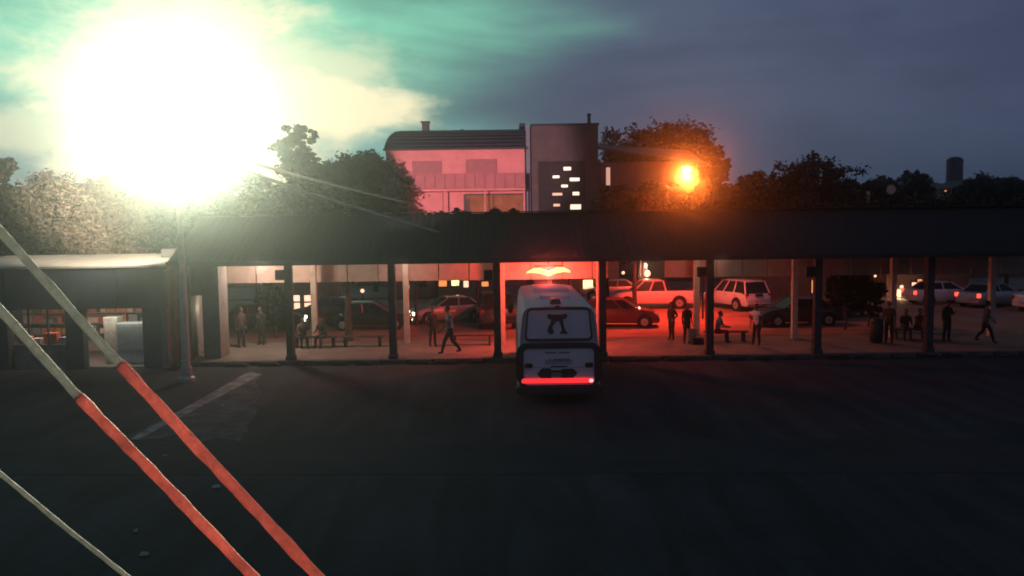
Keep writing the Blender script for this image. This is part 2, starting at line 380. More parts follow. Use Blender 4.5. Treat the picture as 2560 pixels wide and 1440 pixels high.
# floodlight mast
FL = P(440, 335, 28.7)
mx, my = FL.x, FL.y
t = thing('floodlight_mast', 'tall grey mast with a glaring cream floodlight beside the kiosk', 'lamp post', (mx, my, 0))
mb = MB(); mb.tube([(0, 0, 0), (0, 0, 8.25)], [.15, .08], 12); mb.build('pole', POSTL, t, 0, 40)
mb = MB(); mb.lathe([(.28, 0), (.28, .12), (.2, .2), (.19, .5)]); mb.build('base', STEEL, t, 0, 40)
mb = MB(); mb.tube([(-.7, 0, 8.2), (.7, 0, 8.2)], .04); mb.build('crossarm', STEEL, t)
EMC = mat('floodlight_glow', (1, 1, .9), emit=(1.0, .93, .62), es=14)
for sx, ang in ((-.48, .0), (.48, -.0)):
    mb = MB(); mb.prism([(sx - .27, FL.z - .02), (sx + .27, FL.z - .02), (sx + .2, FL.z + .3), (sx - .2, FL.z + .3)], .02, .22); h = mb.build('floodlight_head', DARK, t, .02)
    mb = MB(); mb.b2(sx - .24, sx + .24, .0, .016, FL.z, FL.z + .27); mb.build('lens', EMC, h)
FP = Vector((mx, my - .12, FL.z + .12))
spot('floodlight_beam', FP, (1.5, 0, 8.2), 380000, (.95, .93, .56), 30, 1.0, .3)
spot('glow_tint_spot', FP, (1, 0, 14.5), 80000, (.05, .60, .90), 56, 1.0, .3)  # added teal spot that tints the glow around the lamp
spot('side_fill_spot', FP + Vector((-.3, .4, 0)), P(215, 500, 45), 170000, (1.0, .60, .50), 30, 1.0, .3)  # added spot that brightens the trees behind the kiosk
spot('house_fill_spot', FP + Vector((.5, .5, 0)), P(1200, 400, 70), 60000, (1.0, .60, .62), 24, .5, .3)  # extra spot added at the mast to light the house front
spot('streak_fill_spot', FP + Vector((.2, .3, .3)), P(1000, 530, 34.4), 5000, (1.0, .9, .78), 16, .8, .2)  # added spot that brightens the modelled glare tubes
spot('roof_fill_spot', FP + Vector((0, .3, 0)), (-17.0, 34.2, 3.8), 9000, (1.0, .90, .70), 44, .8, .3)  # spot added at the mast to brighten the kiosk roof

# orange street lamp behind the canopy
SL = P(1716, 418, 45)
t = thing('street_lamp', 'orange sodium street lamp on a tall pole behind the canopy', 'street lamp', (SL.x + 1.0, SL.y + .3, 0))
mb = MB(); mb.tube([(0, 0, 0), (0, 0, 8.2), (-.15, -.05, 8.6), (-.7, -.2, SL.z + .12)], [.05, .035, .03, .025], 10); mb.build('pole', RUB, t, 0, 50)
mb = MB(); mb.lathe([(.05, .12), (.2, .08), (.23, .0), (.2, -.02)], (-1, -.3, SL.z)); mb.build('lamp_head', DARK, t, 0, 50)
mb = MB(); mb.ball((-1, -.3, SL.z - .08), .26, (1, 1, .8)); mb.build('bulb', mat('sodium_glow', (1, .8, .3), emit=(1, .42, .08), es=16), t, 0, 60)
point('street_lamp_light', SL + Vector((0, -.05, -.55)), 1200, (1.0, .12, .025), .2)
spot('street_lamp_glare', SL + Vector((0, -.1, -.5)), (0, 0, 6.5), 14000, (1.0, .17, .022), 22, 1.0, .15)
spot('street_lamp_downlight', SL + Vector((0, -.05, -.55)), SL + Vector((-3.0, 1.6, -8)), 8800, (1.0, .055, .030), 128, .9, .2)

# ------------------------------------------------------------------ bus
BR = 24.2; bc = P(1397, 900, BR); BX = bc.x
bus = thing('minibus', 'white bus parked nose in at the platform with a red light strip across its tail', 'bus', (BX, BR, 0))
WH = mat('bus_white', (.66, .65, .69), .65, .12, 1.5)
BLK = mat('bus_black_trim', (.018, .02, .03), .5, .2, 4)
PANE = mat('bus_rear_pane', (.66, .66, .72), .4, .1, 2)
SMK = mat('smoked_lens', (.05, .02, .025), .3, .2, 4)
def zz(py, Y=BR, px=1397): return P(px, py, Y).z
def xx(px, py=880): return P(px, py, BR).x - BX
Lb = 9.4
prof = [(1.17, .42), (1.25, .62), (1.25, 1.25), (1.20, 1.9), (1.15, 2.5), (1.10, 2.78), (1.0, 2.92), (.5, 2.98)]
def ring(y, s=1.0, dz=0.0, zlo=.42):
    p = [(a * s, max(z, zlo) + dz * (z / 3.0)) for a, z in prof]
    return [(a, y, z) for a, z in p] + [(-a, y, z) for a, z in reversed(p)]
mb = MB(); mb.loft([ring(.10, .90, -.10), ring(.03, .955, -.04), ring(.12 + .12, 1.0), ring(Lb - .9), ring(Lb - .3, .97, -.10), ring(Lb, .86, -.35)])
mb.build('body', WH, bus, 0, 38)
YS = -.0
def rr(x0, x1, z0, z1, r, n=5):
    pts = []
    for cx, cz, a0 in ((x1 - r, z1 - r, 0), (x0 + r, z1 - r, 90), (x0 + r, z0 + r, 180), (x1 - r, z0 + r, 270)):
        for k in range(n + 1):
            a = R(a0 + 90 * k / n); pts.append((cx + r * cos(a), cz + r * sin(a)))
    return pts
def taper(poly, zt, k):                      # narrows an outline towards its top
    return [(x * (1 - k * max(0, (z - 1.8))), z) for x, z in poly]
def frame(outer, inner, y0, y1):
    mb = MB(); n = len(outer)
    A = [[mb.b.verts.new((x, y, z)) for x, z in pl] for y in (y0, y1) for pl in (outer, inner)]
    o0, i0, o1, i1 = A
    for k in range(n):
        j = (k + 1) % n
        mb.b.faces.new((o0[k], o0[j], i0[j], i0[k])); mb.b.faces.new((o1[k], i1[k], i1[j], o1[j]))
        mb.b.faces.new((o0[k], o1[k], o1[j], o0[j])); mb.b.faces.new((i0[k], i0[j], i1[j], i1[k]))
    return mb
zt, zbm = zz(768), zz(852)
out = taper(rr(-1.03, 1.03, zbm, zt, .14), 0, .09); inn = taper(rr(-.975, .975, zbm + .075, zt - .075, .10), 0, .09)
win = MB().prism(taper(rr(-.99, .99, zbm + .04, zt - .04, .11), 0, .09), -.035, .03).build('rear_window', PANE, bus, 0, 35)
frame(out, inn, -.055, .02).build('window_frame', BLK, win, 0, 35)
# emblem on the rear window
def em(poly, name='emblem'):
    q = [(xx(x_, 800), zz(y_)) for x_, y_ in poly]
    return q
eb = MB()
eb.prism(em([(1367, 789), (1371, 784), (1382, 786), (1404, 786), (1413, 784), (1419, 787), (1415, 796), (1409, 798), (1376, 798), (1370, 795)]), -.048, -.036)
eb.prism(em([(1378, 798), (1390, 798), (1389, 806), (1383, 812), (1380, 818), (1385, 829), (1382, 834), (1373, 835), (1368, 828), (1370, 817), (1376, 807)]), -.049, -.036)
eb.prism(em([(1396, 798), (1407, 798), (1409, 812), (1413, 825), (1420, 834), (1398, 834), (1404, 826), (1401, 811)]), -.050, -.036)
eb.prism(em([(1388, 798), (1398, 798), (1397, 803), (1389, 803)]), -.0475, -.036)
eb.build('emblem', BLK, win)
# lower surround
z1, z0 = zz(858), zz(963)
out = rr(-1.27, 1.27, z0, z1, .30); inn = rr(-1.05, 1.05, z0 - .001 + .02, z1 - .15, .14)
frame(out, inn, -.065, .06).build('tail_surround', BLK, bus, 0, 35)
MB().prism(rr(-1.06, 1.06, z0, z1 - .14, .10), -.03, .05).build('tail_panel', WH, bus, 0, 35)
# faint lettering rows on the tail panel
LET = mat('faded_lettering', (.17, .17, .21), .6, .4, 20)
lb = MB(); rnd = random.Random(5)
for py, xa, xb, h in ((881, 1362, 1426, .05), (899, 1372, 1428, .06)):
    xq = xx(xa)
    while xq < xx(xb):
        wq = rnd.uniform(.035, .07); lb.box(xq + wq / 2, -.034, zz(py), wq * .8, .006, h); xq += wq + (.07 if rnd.random() < .15 else 0)
lb.build('faded_lettering', LET, bus)
for sx in (-1, 1):
    MB().prism([(sx * .90 + a, b) for a, b in rr(-.12, .12, zz(919), zz(907), .05)], -.05, -.02).build('reversing_lamp', SMK, bus)
    MB().prism([(sx * 1.16 + a, b) for a, b in rr(-.085, .085, zz(945), zz(885), .06)], -.095, -.06).build('tail_lamp', SMK, bus, 0, 40)
# recess with bumper lamps and the number plate
mb = MB(); mb.prism([(xx(1342), zz(934)), (xx(1352), zz(944)), (xx(1378), zz(944)), (xx(1378), zz(931)), (xx(1402), zz(931)), (xx(1402), zz(944)), (xx(1432), zz(944)), (xx(1443), zz(932)), (xx(1432), zz(921)), (xx(1404), zz(922)), (xx(1402), zz(925)), (xx(1378), zz(925)), (xx(1376), zz(920)), (xx(1354), zz(920))], -.05, -.02)
mb.build('plate_surround', BLK, bus)
for sz in (.85, 1.12):
    MB().b2(-1.04, 1.04, -.0315, -.0295, sz, sz + .008).build('panel_seam', BLK, bus)
for k in range(5): MB().b2(-.42, .42, -.034, -.029, 1.22 + k * .028, 1.232 + k * .028).build('vent_slat', LET, bus)
MB().box(0, -.05, zz(915), .5, .03, .03).build('boot_handle', BLK, bus, .01)
MB().b2(xx(1379), xx(1401), -.055, -.03, zz(943), zz(932.5)).build('number_plate', mat('plate_grey', (.2, .2, .21), .6), bus)
RS = mat('tail_strip_glow', (.5, .03, .03), emit=(1.0, .030, .035), es=1.25)
MB().prism(rr(xx(1303), xx(1480), zz(956), zz(945.5), .05), -.085, -.04).build('red_light_strip', RS, bus, 0, 40)
MB().prism(rr(xx(1472), xx(1482), zz(955), zz(947), .03), -.095, -.086).build('strip_end_lamp', mat('strip_end_glow', (.8, .2, .2), emit=(1, .35, .4), es=2), bus)
mb = MB(); mb.prism(rr(-1.28, 1.28, .34, z0 - .012, .08), -.14, .25); mb.build('rear_bumper', BLK, bus, 0, 35)
mb = MB(); mb.b2(-1.1, 1.1, .3, Lb - .3, .28, .43); mb.build('underbody', BLK, bus)
hp = xx(1390, 748)
mb = MB(); mb.loft([[(hp - .18, .25, 2.95), (hp + .18, .25, 2.95), (hp + .18, .9, 2.95), (hp - .18, .9, 2.95)], [(hp - .13, .30, 3.13), (hp + .13, .30, 3.13), (hp + .13, .8, 3.13), (hp - .13, .8, 3.13)]]); mb.build('roof_vent', BLK, bus, .01)
MB().box(0, 2.6, 3.03, 1.0, 1.1, .12).build('roof_hatch', WH, bus, .04)
MB().box(0, 5.4, 3.05, 1.3, 1.6, .16).build('roof_unit', WH, bus, .06)
MB().box(xx(1393, 772), -.02, zz(766), .13, .06, .05).build('high_stop_lamp', SMK, bus)
for sx in (-1, 1):
    for yy in (1.9, Lb - 1.9):
        w_ = MB().lathe([(.15, -.12), (.44, -.12), (.47, -.06), (.47, .1), (.42, .13), (.15, .13)], (0, 0, 0), 20, 'X').build('wheel', RUB, bus, 0, 35)
        w_.location = (sx * 1.12, yy, .47)
        MB().lathe([(.02, .10), (.12, .14), (.27, .12)], (0, 0, 0), 16, 'X').build('hub', STEEL, w_)
    for k in range(6):
        y0_ = .7 + k * 1.35
        poly = [(y0_, 1.45), (y0_ + 1.25, 1.45), (y0_ + 1.25, 2.2), (y0_, 2.2)]
        mb = MB(); mb.loft([[(sx * 1.245, y0_, 1.42), (sx * 1.245, y0_ + 1.25, 1.42), (sx * 1.16, y0_ + 1.25, 2.3), (sx * 1.16, y0_, 2.3)], [(sx * 1.20, y0_, 1.42), (sx * 1.20, y0_ + 1.25, 1.42), (sx * 1.12, y0_ + 1.25, 2.3), (sx * 1.12, y0_, 2.3)]])
        mb.build('side_window', GLASS, bus)
    mb = MB(); mb.tube([(sx * 1.15, Lb - .5, 2.3), (sx * 1.42, Lb - .2, 2.3), (sx * 1.45, Lb - .2, 2.1)], .02); mb.box(sx * 1.45, Lb - .2, 1.95, .2, .08, .34); mb.build('side_mirror', BLK, bus)
ws_ = MB(); ws_.loft([[(-1.0, Lb - .03, 1.3), (1.0, Lb - .03, 1.3), (.9, Lb - .16, 2.3), (-.9, Lb - .16, 2.3)], [(-1.0, Lb + .02, 1.3), (1.0, Lb + .02, 1.3), (.9, Lb - .10, 2.3), (-.9, Lb - .10, 2.3)]]); ws_.build('windscreen', GLASS, bus)

# ------------------------------------------------------------------ cars
CARS = {
 'saloon': dict(L=4.4, W=1.74, H=1.43, sh=[(-2.2, .72), (-2.08, .93), (-1.3, .98), (.9, .95), (1.75, .82), (2.12, .66), (2.2, .5)], cab=(-1.62, -1.0, .22, .98), zb=.94),
 'hatch': dict(L=3.9, W=1.68, H=1.48, sh=[(-1.95, .7), (-1.88, .95), (-1.2, 1.0), (.85, .97), (1.55, .84), (1.88, .66), (1.95, .5)], cab=(-1.86, -1.5, .1, .92), zb=.95),
 'offroader': dict(L=4.5, W=1.88, H=1.84, sh=[(-2.3, .8), (-2.22, 1.08), (-1.3, 1.12), (.9, 1.10), (1.8, 1.02), (2.22, .8), (2.3, .6)], cab=(-2.16, -1.85, .25, .98), zb=1.07),
 'pickup': dict(L=5.3, W=1.84, H=1.80, sh=[(-2.65, 1.08), (-2.6, 1.12), (-.8, 1.12), (1.25, 1.12), (2.2, 1.04), (2.58, .84), (2.65, .62)], cab=(-.78, -.62, .55, 1.32), zb=1.08),
}
def car(name, label, cat, loc, rz, kind, paint, lampf=None, lampr=None, group=None, glass=GLASS):
    c = CARS[kind]; hw = c['W'] / 2; t = thing(name, label, cat, loc, rz, group)
    hi = kind in ('pickup', 'offroader'); z0 = .34 if hi else .24
    rings = []
    for i, (x_, zs) in enumerate(c['sh']):
        e = 1 if 0 < i < len(c['sh']) - 1 else .0
        h = hw * (1.0 if e else .88) * (.97 if i in (1, len(c['sh']) - 2) else 1)
        zl = z0 if e else z0 + .12
        rings.append([(x_, -h * .92, zl), (x_, -h, zl + .14), (x_, -h, zs - .16), (x_, -h * .93, zs), (x_, h * .93, zs), (x_, h, zs - .16), (x_, h, zl + .14), (x_, h * .92, zl)])
    MB().loft(rings).build('body', paint, t, 0, 32)
    a, b, d, e = c['cab']; zb_ = c['zb'] - .02; zt_ = c['H'] - .05; wb, wt = hw * .93, hw * .74
    MB().loft([[(a, -wb, zb_), (e, -wb, zb_), (e, wb, zb_), (a, wb, zb_)], [(b, -wt, zt_), (d, -wt, zt_), (d, wt, zt_), (b, wt, zt_)]]).build('windows', glass, t)
    mb = MB(); mb.loft([[(b - .06, -wt - .02, zt_ - .03), (d + .06, -wt - .02, zt_ - .03), (d + .06, wt + .02, zt_ - .03), (b - .06, wt + .02, zt_ - .03)], [(b + .12, -wt + .12, c['H']), (d - .12, -wt + .12, c['H']), (d - .12, wt - .12, c['H']), (b + .12, wt - .12, c['H'])]])
    for s in (-1, 1):
        mb.tube([(a, s * wb, zb_), (b, s * (wt + .01), zt_)], .045, 6); mb.tube([(e, s * wb, zb_), (d, s * (wt + .01), zt_)], .04, 6)
        for q in ((.36, .70) if kind in ('offroader', 'hatch') else (.5,)):
            mb.tube([(a + (e - a) * q, s * (wb + .005), zb_), (b + (d - b) * q, s * (wt + .015), zt_)], .04, 6)
    mb.build('roof', paint, t, 0, 32)
    Lh = c['L'] / 2; wr = .37 if hi else .31
    for s in (-1, 1):
        for x_ in (-Lh * .60, Lh * .62):
            ar = MB().lathe([(.05, -.03), (wr + .09, -.03), (wr + .09, .012), (wr + .05, .014), (.05, .014)], (0, 0, 0), 22, 'Y').build('wheel_arch', RUB, t, 0, 40); ar.location = (x_, s * (hw - .005), wr + .02)
            wh = MB().lathe([(.08, -.1), (wr - .03, -.1), (wr, -.06), (wr, .06), (wr - .03, .1), (wr * .62, .1)], (0, 0, 0), 20, 'Y').build('wheel', RUB, t, 0, 35); wh.location = (x_, s * (hw - .05), wr)
            MB().lathe([(.02, s * .095), (wr * .3, s * .11), (wr * .62, s * .10)], (0, 0, 0), 12, 'Y').build('rim', STEEL, wh)
        zf = c['sh'][-2][1] - .06
        o = MB().box(Lh - .07, s * hw * .72, zf, .14, .32, .14).build('headlight', lampf or mat('headlight_glass', (.5, .5, .48), .15), t, .03)
        zr = c['sh'][1][1] - .16
        o = MB().box(-Lh + .05, s * hw * .84, zr, .12, .20, .24 if not hi else .34).build('tail_light', lampr or mat('tail_glass', (.35, .02, .02), .2), t, .02)
        MB().box(e - .18, s * (hw + .08), zb_ + .08, .1, .18, .12).build('wing_mirror', paint, t, .03)
        for q in (.30, .62):
            MB().box(a + (e - a) * q, s * (hw + .003), c['zb'] - .14, .16, .02, .025).build('door_handle', DARK, t)
    MB().box(Lh - .04, 0, z0 + .13, .16, hw * 1.7, .16).build('front_bumper', DARK if hi else paint, t, .04)
    MB().box(-Lh + .04, 0, z0 + .13, .16, hw * 1.7, .16).build('rear_bumper', DARK if hi else paint, t, .04)
    MB().box(Lh + .045, 0, z0 + .16, .02, .5, .11).build('number_plate', mat('plate_pale', (.5, .5, .45), .5), t)
    MB().box(-Lh - .045, 0, z0 + .30, .02, .5, .11).build('number_plate', mat('plate_pale', (.5, .5, .45), .5), t)
    if kind == 'pickup':
        MB().b2(-2.55, -.86, -.76, .76, 1.118, 1.128).build('load_bed', BLK, t)
        mb = MB()
        for s in (-1, 1): mb.tube([(-.95, s * .7, 1.1), (-.95, s * .62, 1.72)], .03)
        mb.tube([(-.95, -.62, 1.72), (-.95, .62, 1.72)], .03); mb.build('roll_bar', DARK, t)
    if kind == 'offroader':
        MB().box(-Lh - .04, 0, 1.0, .08, .50, .16).build('rear_step', DARK, t)
    return t
PW = mat('car_white', (.72, .62, .58), .3, .06, 2, coat=.6); PS = mat('car_silver', (.38, .37, .38), .32, .08, 2, metal=.4, coat=.6)
PB = mat('car_black', (.018, .016, .018), .3, .2, 2, coat=.5); PR = mat('car_red', (.13, .014, .014), .32, .15, 2, coat=.5)
PG = mat('car_dark_green', (.03, .035, .028), .35, .2, 2, coat=.5); PM = mat('car_maroon', (.14, .03, .03), .35, .2, 2, coat=.5)
HL = mat('headlight_on', (1, 1, .9), emit=(1, .82, .55), es=9); TL = mat('tail_on', (.6, .02, .02), emit=(1, .08, .05), es=2.2)
def cg(px, Y): p = P(px, 780, Y); return (p.x, Y, .014)
car('parked_pickup', 'white double cab pickup lit orange beneath the street lamp', 'pickup truck', cg(1628, 51.5), pi, 'pickup', PW)
car('parked_offroader', 'white off-roader seen from behind on the road right of the pickup', 'car', cg(1838, 50.5), R(111), 'offroader', PW)
car('parked_red_car', 'dark red hatchback just to the right of the bus', 'car', cg(1552, 42.6), R(-8), 'hatch', PR)
car('parked_green_car', 'dark green saloon behind the post right of the person in white', 'car', cg(1990, 42.2), R(186), 'saloon', PG)
car('parked_dark_car', 'black hatchback with a lit tail light beside the round tree', 'car', cg(2098, 45.2), R(38), 'hatch', PB, lampr=TL)
car('parked_black_car', 'black saloon in the bay right of the left bench', 'car', cg(925, 43.0), R(4), 'saloon', PB)
car('arriving_car', 'silver car with both headlights shining behind the walking person', 'car', cg(1122, 45.5), R(200), 'saloon', PS, lampf=HL)
car('dark_wagon', 'black rounded off-roader directly left of the bus', 'car', cg(1236, 43.5), R(96), 'offroader', PB)
car('parked_pale_car', 'pale saloon behind the pickup with a pale bonnet', 'car', cg(1530, 57.5), R(175), 'saloon', PS)
car('bright_pale_car', 'pale saloon just right of the lit doorway at the right', 'car', cg(2352, 52), R(4), 'saloon', PW, lampr=TL)
car('queued_car', 'silver saloon with red tail lamps near the right edge', 'car', cg(2478, 50), R(24), 'saloon', PS, lampr=TL)
car('edge_car', 'white saloon cut off by the right edge of the view', 'car', cg(2640, 47), R(8), 'saloon', PW)
car('left_dark_car', 'black hatchback half hidden by the post nearest the kiosk', 'car', cg(668, 42.5), R(10), 'hatch', PB, lampf=HL)
car('maroon_car', 'maroon saloon between the leaning tree and the shopfront', 'car', cg(825, 46), R(170), 'saloon', PM, lampr=TL)
hp_ = G(1035, 795); spot('headlight_beam', (P(1045, 781, 45.6)), (P(900, 860, 40)), 60, (1, .8, .6), 60, .6, .05)

# ------------------------------------------------------------------ people
SK = mat('skin_brown', (.16, .085, .06), .6, .15, 6); HAIR = mat('dark_hair', (.012, .01, .01), .8, .2, 30)
def cloth(n, c): return mat('cloth_' + n, c, .9, .3, 9, .2)
TEALC = cloth('teal', (.10, .34, .36)); WHC = cloth('white', (.68, .66, .66)); BKC = cloth('black', (.02, .02, .022)); NVY = cloth('navy', (.025, .03, .05)); BRN = cloth('brown', (.06, .04, .03)); GRY = cloth('grey', (.12, .12, .12)); MRC = cloth('maroon', (.15, .03, .03))
SHOE = mat('shoe_leather', (.02, .018, .016), .5)
def person(label, loc, rz, pose='stand', shirt=BKC, legs=NVY, h=1.68, long_sleeve=False, longhair=False, group=None):
    """local: faces -y; joints in metres for a 1.7 m figure"""
    root = thing('person', label, 'person', loc, rz, group); k = h / 1.7
    hip = Vector((0, 0, .90)); ll = .43
    J = {}
    if pose == 'sit': hip = Vector((0, .05, .52))
    if pose == 'lean': hip = Vector((0, .12, .90))
    lean = {'sit': Vector((0, -.10, .5)), 'walk': Vector((0, -.05, .52)), 'lean': Vector((0, -.10, .52)), 'bend': Vector((0, -.22, .46))}.get(pose, Vector((0, -.01, .52)))
    ch = hip + lean * .55; sh = hip + lean; nk = sh + Vector((0, -.01, .07)); hd0 = nk + Vector((0, -.02, .06))
    V, E, Rd, Lb_ = [], [], [], []
    def v(p, r, lab, par=None):
        V.append(Vector(p) * k); Rd.append((r * k, r * k) if not isinstance(r, tuple) else (r[0] * k, r[1] * k)); Lb_.append(lab)
        if par is not None: E.append((par, len(V) - 1))
        return len(V) - 1
    p0 = v(hip, (.175, .125), 'L'); p1 = v(hip + lean * .3, (.17, .125), 'S', p0); p2 = v(ch, (.19, .13), 'S', p1); p3 = v(sh, (.15, .10), 'S', p2); p4 = v(nk, .052, 'K', p3); p5 = v(hd0 + Vector((0, 0, .03)), .07, 'K', p4)
    hc = hd0 + Vector((0, -.012, .095))
    hands = []
    for s in (-1, 1):
        if pose == 'sit':
            kn = hip + Vector((s * .12, -.42, -.02)); an = kn + Vector((s * .01, -.02, -.42))
        elif pose == 'walk':
            f = -s; kn = hip + Vector((s * .09, -.10 - .12 * f if f > 0 else -.02, -.42)) + Vector((0, 0, 0)); kn = hip + Vector((s * .09, (-.20 if f > 0 else .04), -.40)); an = kn + Vector((0, (-.10 if f > 0 else .28), -.40 if f > 0 else -.33))
        elif pose == 'lean':
            kn = hip + Vector((s * .10, -.10, -.42)); an = kn + Vector((s * .02, .04 if s > 0 else -.05, -.41))
        else:
            kn = hip + Vector((s * .10, -.03 if s > 0 else -.01, -.42)); an = kn + Vector((s * .02, .03, -.42))
        ptA = v(hip + Vector((s * .095, 0, -.06)), (.108, .108), 'L', p0); ptK = v(kn, .075, 'L', ptA); m_ = (kn + an) / 2 + Vector((0, .015, .05)); ptC = v(m_, .068, 'L', ptK); ptN = v(an, .052, 'L', ptC)
        ft = v(an + Vector((0, .03, -.03)), .04, 'F', ptN); v(an + Vector((s * .02, -.15, -.045)), (.042, .028), 'F', ft)
        shp = sh + Vector((s * .175, 0, -.03))
        if pose == 'walk': el = shp + Vector((s * .05, .13 * (-s), -.27)); wr = el + Vector((s * .0, -.14 + .06 * (-s), -.20))
        elif pose == 'sit': el = shp + Vector((s * .06, -.08, -.26)); wr = el + Vector((-s * .06, -.24, -.04))
        elif pose == 'phone' and s > 0: el = shp + Vector((s * .06, -.06, -.27)); wr = el + Vector((-s * .1, -.2, .14))
        elif pose == 'hip': el = shp + Vector((s * .16, .06, -.24)); wr = el + Vector((-s * .14, -.08, -.17))
        else: el = shp + Vector((s * .06, .02, -.28)); wr = el + Vector((s * .01, -.05, -.24))
        a0 = v(shp, .072, 'S', p3); a1 = v((shp + el) / 2, .062, 'S', a0); a2 = v(el, .040, 'S' if long_sleeve else 'K', a1); a3 = v(wr, .027, 'S' if long_sleeve else 'K', a2)
        dirn = (wr - el).normalized(); pm = wr + dirn * .07; v(pm, (.036, .02), 'K', a3); hands.append((pm, dirn, s))
    me = bpy.data.meshes.new('body'); me.from_pydata([tuple(p) for p in V], E, [])
    ob = bpy.data.objects.new('body', me); COL.objects.link(ob)
    md = ob.modifiers.new('Skin', 'SKIN'); md.use_smooth_shade = True
    for i, sv in enumerate(me.skin_vertices[0].data): sv.radius = Rd[i]; sv.use_root = (i == 0)
    ob.modifiers.new('Sub', 'SUBSURF').levels = 1
    dg = bpy.context.evaluated_depsgraph_get(); dg.update()
    m2 = bpy.data.meshes.new_from_object(ob.evaluated_get(dg)); bpy.data.objects.remove(ob)
    bm = bmesh.new(); bm.from_mesh(m2)
    # head with face, joined to the same surface mesh
    def addball(c, r, sc):
        mtx = Matrix.Translation(Vector(c) * k) @ Matrix.Diagonal((r * sc[0] * k, r * sc[1] * k, r * sc[2] * k, 1))
        bmesh.ops.create_icosphere(bm, subdivisions=2, radius=1, matrix=mtx)
    nf = len(bm.faces)
    addball(hc, .105, (.76, .90, 1.14)); addball(hc + Vector((0, -.075, -.055)), .045, (.9, .7, .8)); addball(hc + Vector((0, -.102, -.012)), .018, (.7, 1, 1.3))
    for s in (-1, 1): addball(hc + Vector((s * .08, .01, -.01)), .024, (.35, .8, 1.2))
    tmp = MB(); tmp.b.free(); tmp.b = bm
    for pm, dn, s in hands:
        side = dn.cross(Vector((0, 1, 0))); side = side.normalized() if side.length > .1 else Vector((1, 0, 0))
        fwv = side.cross(dn).normalized()
        for q, ln in ((-1.5, .062), (-.5, .075), (.5, .072), (1.5, .055)):
            b0 = pm + fwv * q * .017 + dn * .02
            tmp.tube([b0 * k, (b0 + dn * ln * .55 + side * .004) * k, (b0 + dn * ln + side * s * -.018) * k], [.0095 * k, .0085 * k, .006 * k], 5)
        b0 = pm - fwv * .028 - dn * .02; tmp.tube([b0 * k, (b0 - fwv * .022 + dn * .022) * k, (b0 - fwv * .028 + dn * .05) * k], [.012 * k, .010 * k, .007 * k], 5)
    bm.faces.ensure_lookup_table()
    ZN = {'K': 0, 'S': 1, 'L': 2, 'F': 3}
    segs = [(V[a], V[b], Lb_[b]) for a, b in E]
    for i, f in enumerate(bm.faces):
        f.smooth = True
        if i >= nf: f.material_index = 0; continue
        c = f.calc_center_median(); best, lab = 9e9, 'S'
        for a, b, l_ in segs:
            ab = b - a; tt = max(0, min(1, (c - a).dot(ab) / max(ab.length_squared, 1e-9))); d_ = (c - (a + ab * tt)).length
            if d_ < best: best, lab = d_, l_
        f.material_index = ZN[lab]
    bmesh.ops.recalc_face_normals(bm, faces=bm.faces)
    m2.materials.clear()
    for m_ in (SK, shirt, legs, SHOE): m2.materials.append(m_)
    bm.to_mesh(m2); bm.free()
    b_ = bpy.data.objects.new('body', m2); COL.objects.link(b_); b_.parent = root
    zmin = min(q.co.z for q in m2.vertices); b_.location.z = -zmin
    hb = MB(); hb.ball((hc + Vector((0, .014, .028))) * k, .108 * k, (.80, .90, 1.02)); 
    if longhair: hb.ball((hc + Vector((0, .05, -.08))) * k, .09 * k, (.8, .6, 1.4))
    for vv in list(hb.b.verts):
        if vv.co.y < (hc.y - .045) * k and vv.co.z < (hc.z + .045) * k: vv.co.y = (hc.y - .03) * k
    hh = hb.build('hair', HAIR, root, 0, 60); hh.location.z = -zmin
    return root
PZ = .16
def pg(px, py): p = G(px, py, PZ); return (p.x, p.y, PZ)
person('person in a teal shirt striding along the platform', pg(1127, 884), R(-75), 'walk', TEALC, BKC, 1.92)
person('person in dark clothes standing just left of the person in teal', pg(1082, 866), R(30), 'stand', BKC, BKC, 1.62, True)
person('person in dark clothes standing right of the bus with one hand on the hip', pg(1679, 850), R(-60), 'hip', BKC, BKC, 1.62, True, True)
person('person in dark clothes beside the pale suitcase', pg(1717, 858), R(20), 'stand', BKC, NVY, 1.66, True)
person('person in a teal shirt sitting on the bench by the dark post', (P(1796, 800, 35.4).x, 35.4, PZ), R(60), 'sit', TEALC, NVY, 1.7)
person('person in a white shirt leaning forward near the green saloon', pg(1890, 862), R(-40), 'lean', WHC, BKC, 1.68)
person('person in dark clothes standing at the right near the pale car', pg(2366, 852), R(15), 'phone', BKC, BKC, 1.68, True)
person('person in grey walking at the far right of the platform', pg(2462, 856), R(80), 'walk', GRY, BKC, 1.72, True)
person('person with long hair sitting on the right hand bench', (P(2262, 800, 35.6).x, 35.55, PZ), R(-10), 'sit', BKC, NVY, 1.68, True, True)
person('person in maroon sitting beside the person with long hair', (P(2296, 800, 35.6).x, 35.55, PZ), R(15), 'sit', MRC, BKC, 1.7, True)
person('person in dark clothes standing by the litter bin', pg(2222, 858), R(-40), 'stand', BRN, BKC, 1.7, True)
person('person in grey sitting on the left end of the left bench', (P(756, 800, 35.5).x, 35.45, PZ), R(25), 'sit', GRY, BKC, 1.68, True)
person('person in black sitting on the right end of the left bench', (P(806, 800, 35.5).x, 35.45, PZ), R(-20), 'sit', BKC, NVY, 1.7, True, True)
person('person in brown standing in the shade beside the kiosk', pg(604, 868), R(50), 'stand', BRN, BKC, 1.7, True)
person('person in navy standing near the kiosk with a raised phone', pg(655, 862), R(-20), 'phone', NVY, BKC, 1.66, True)
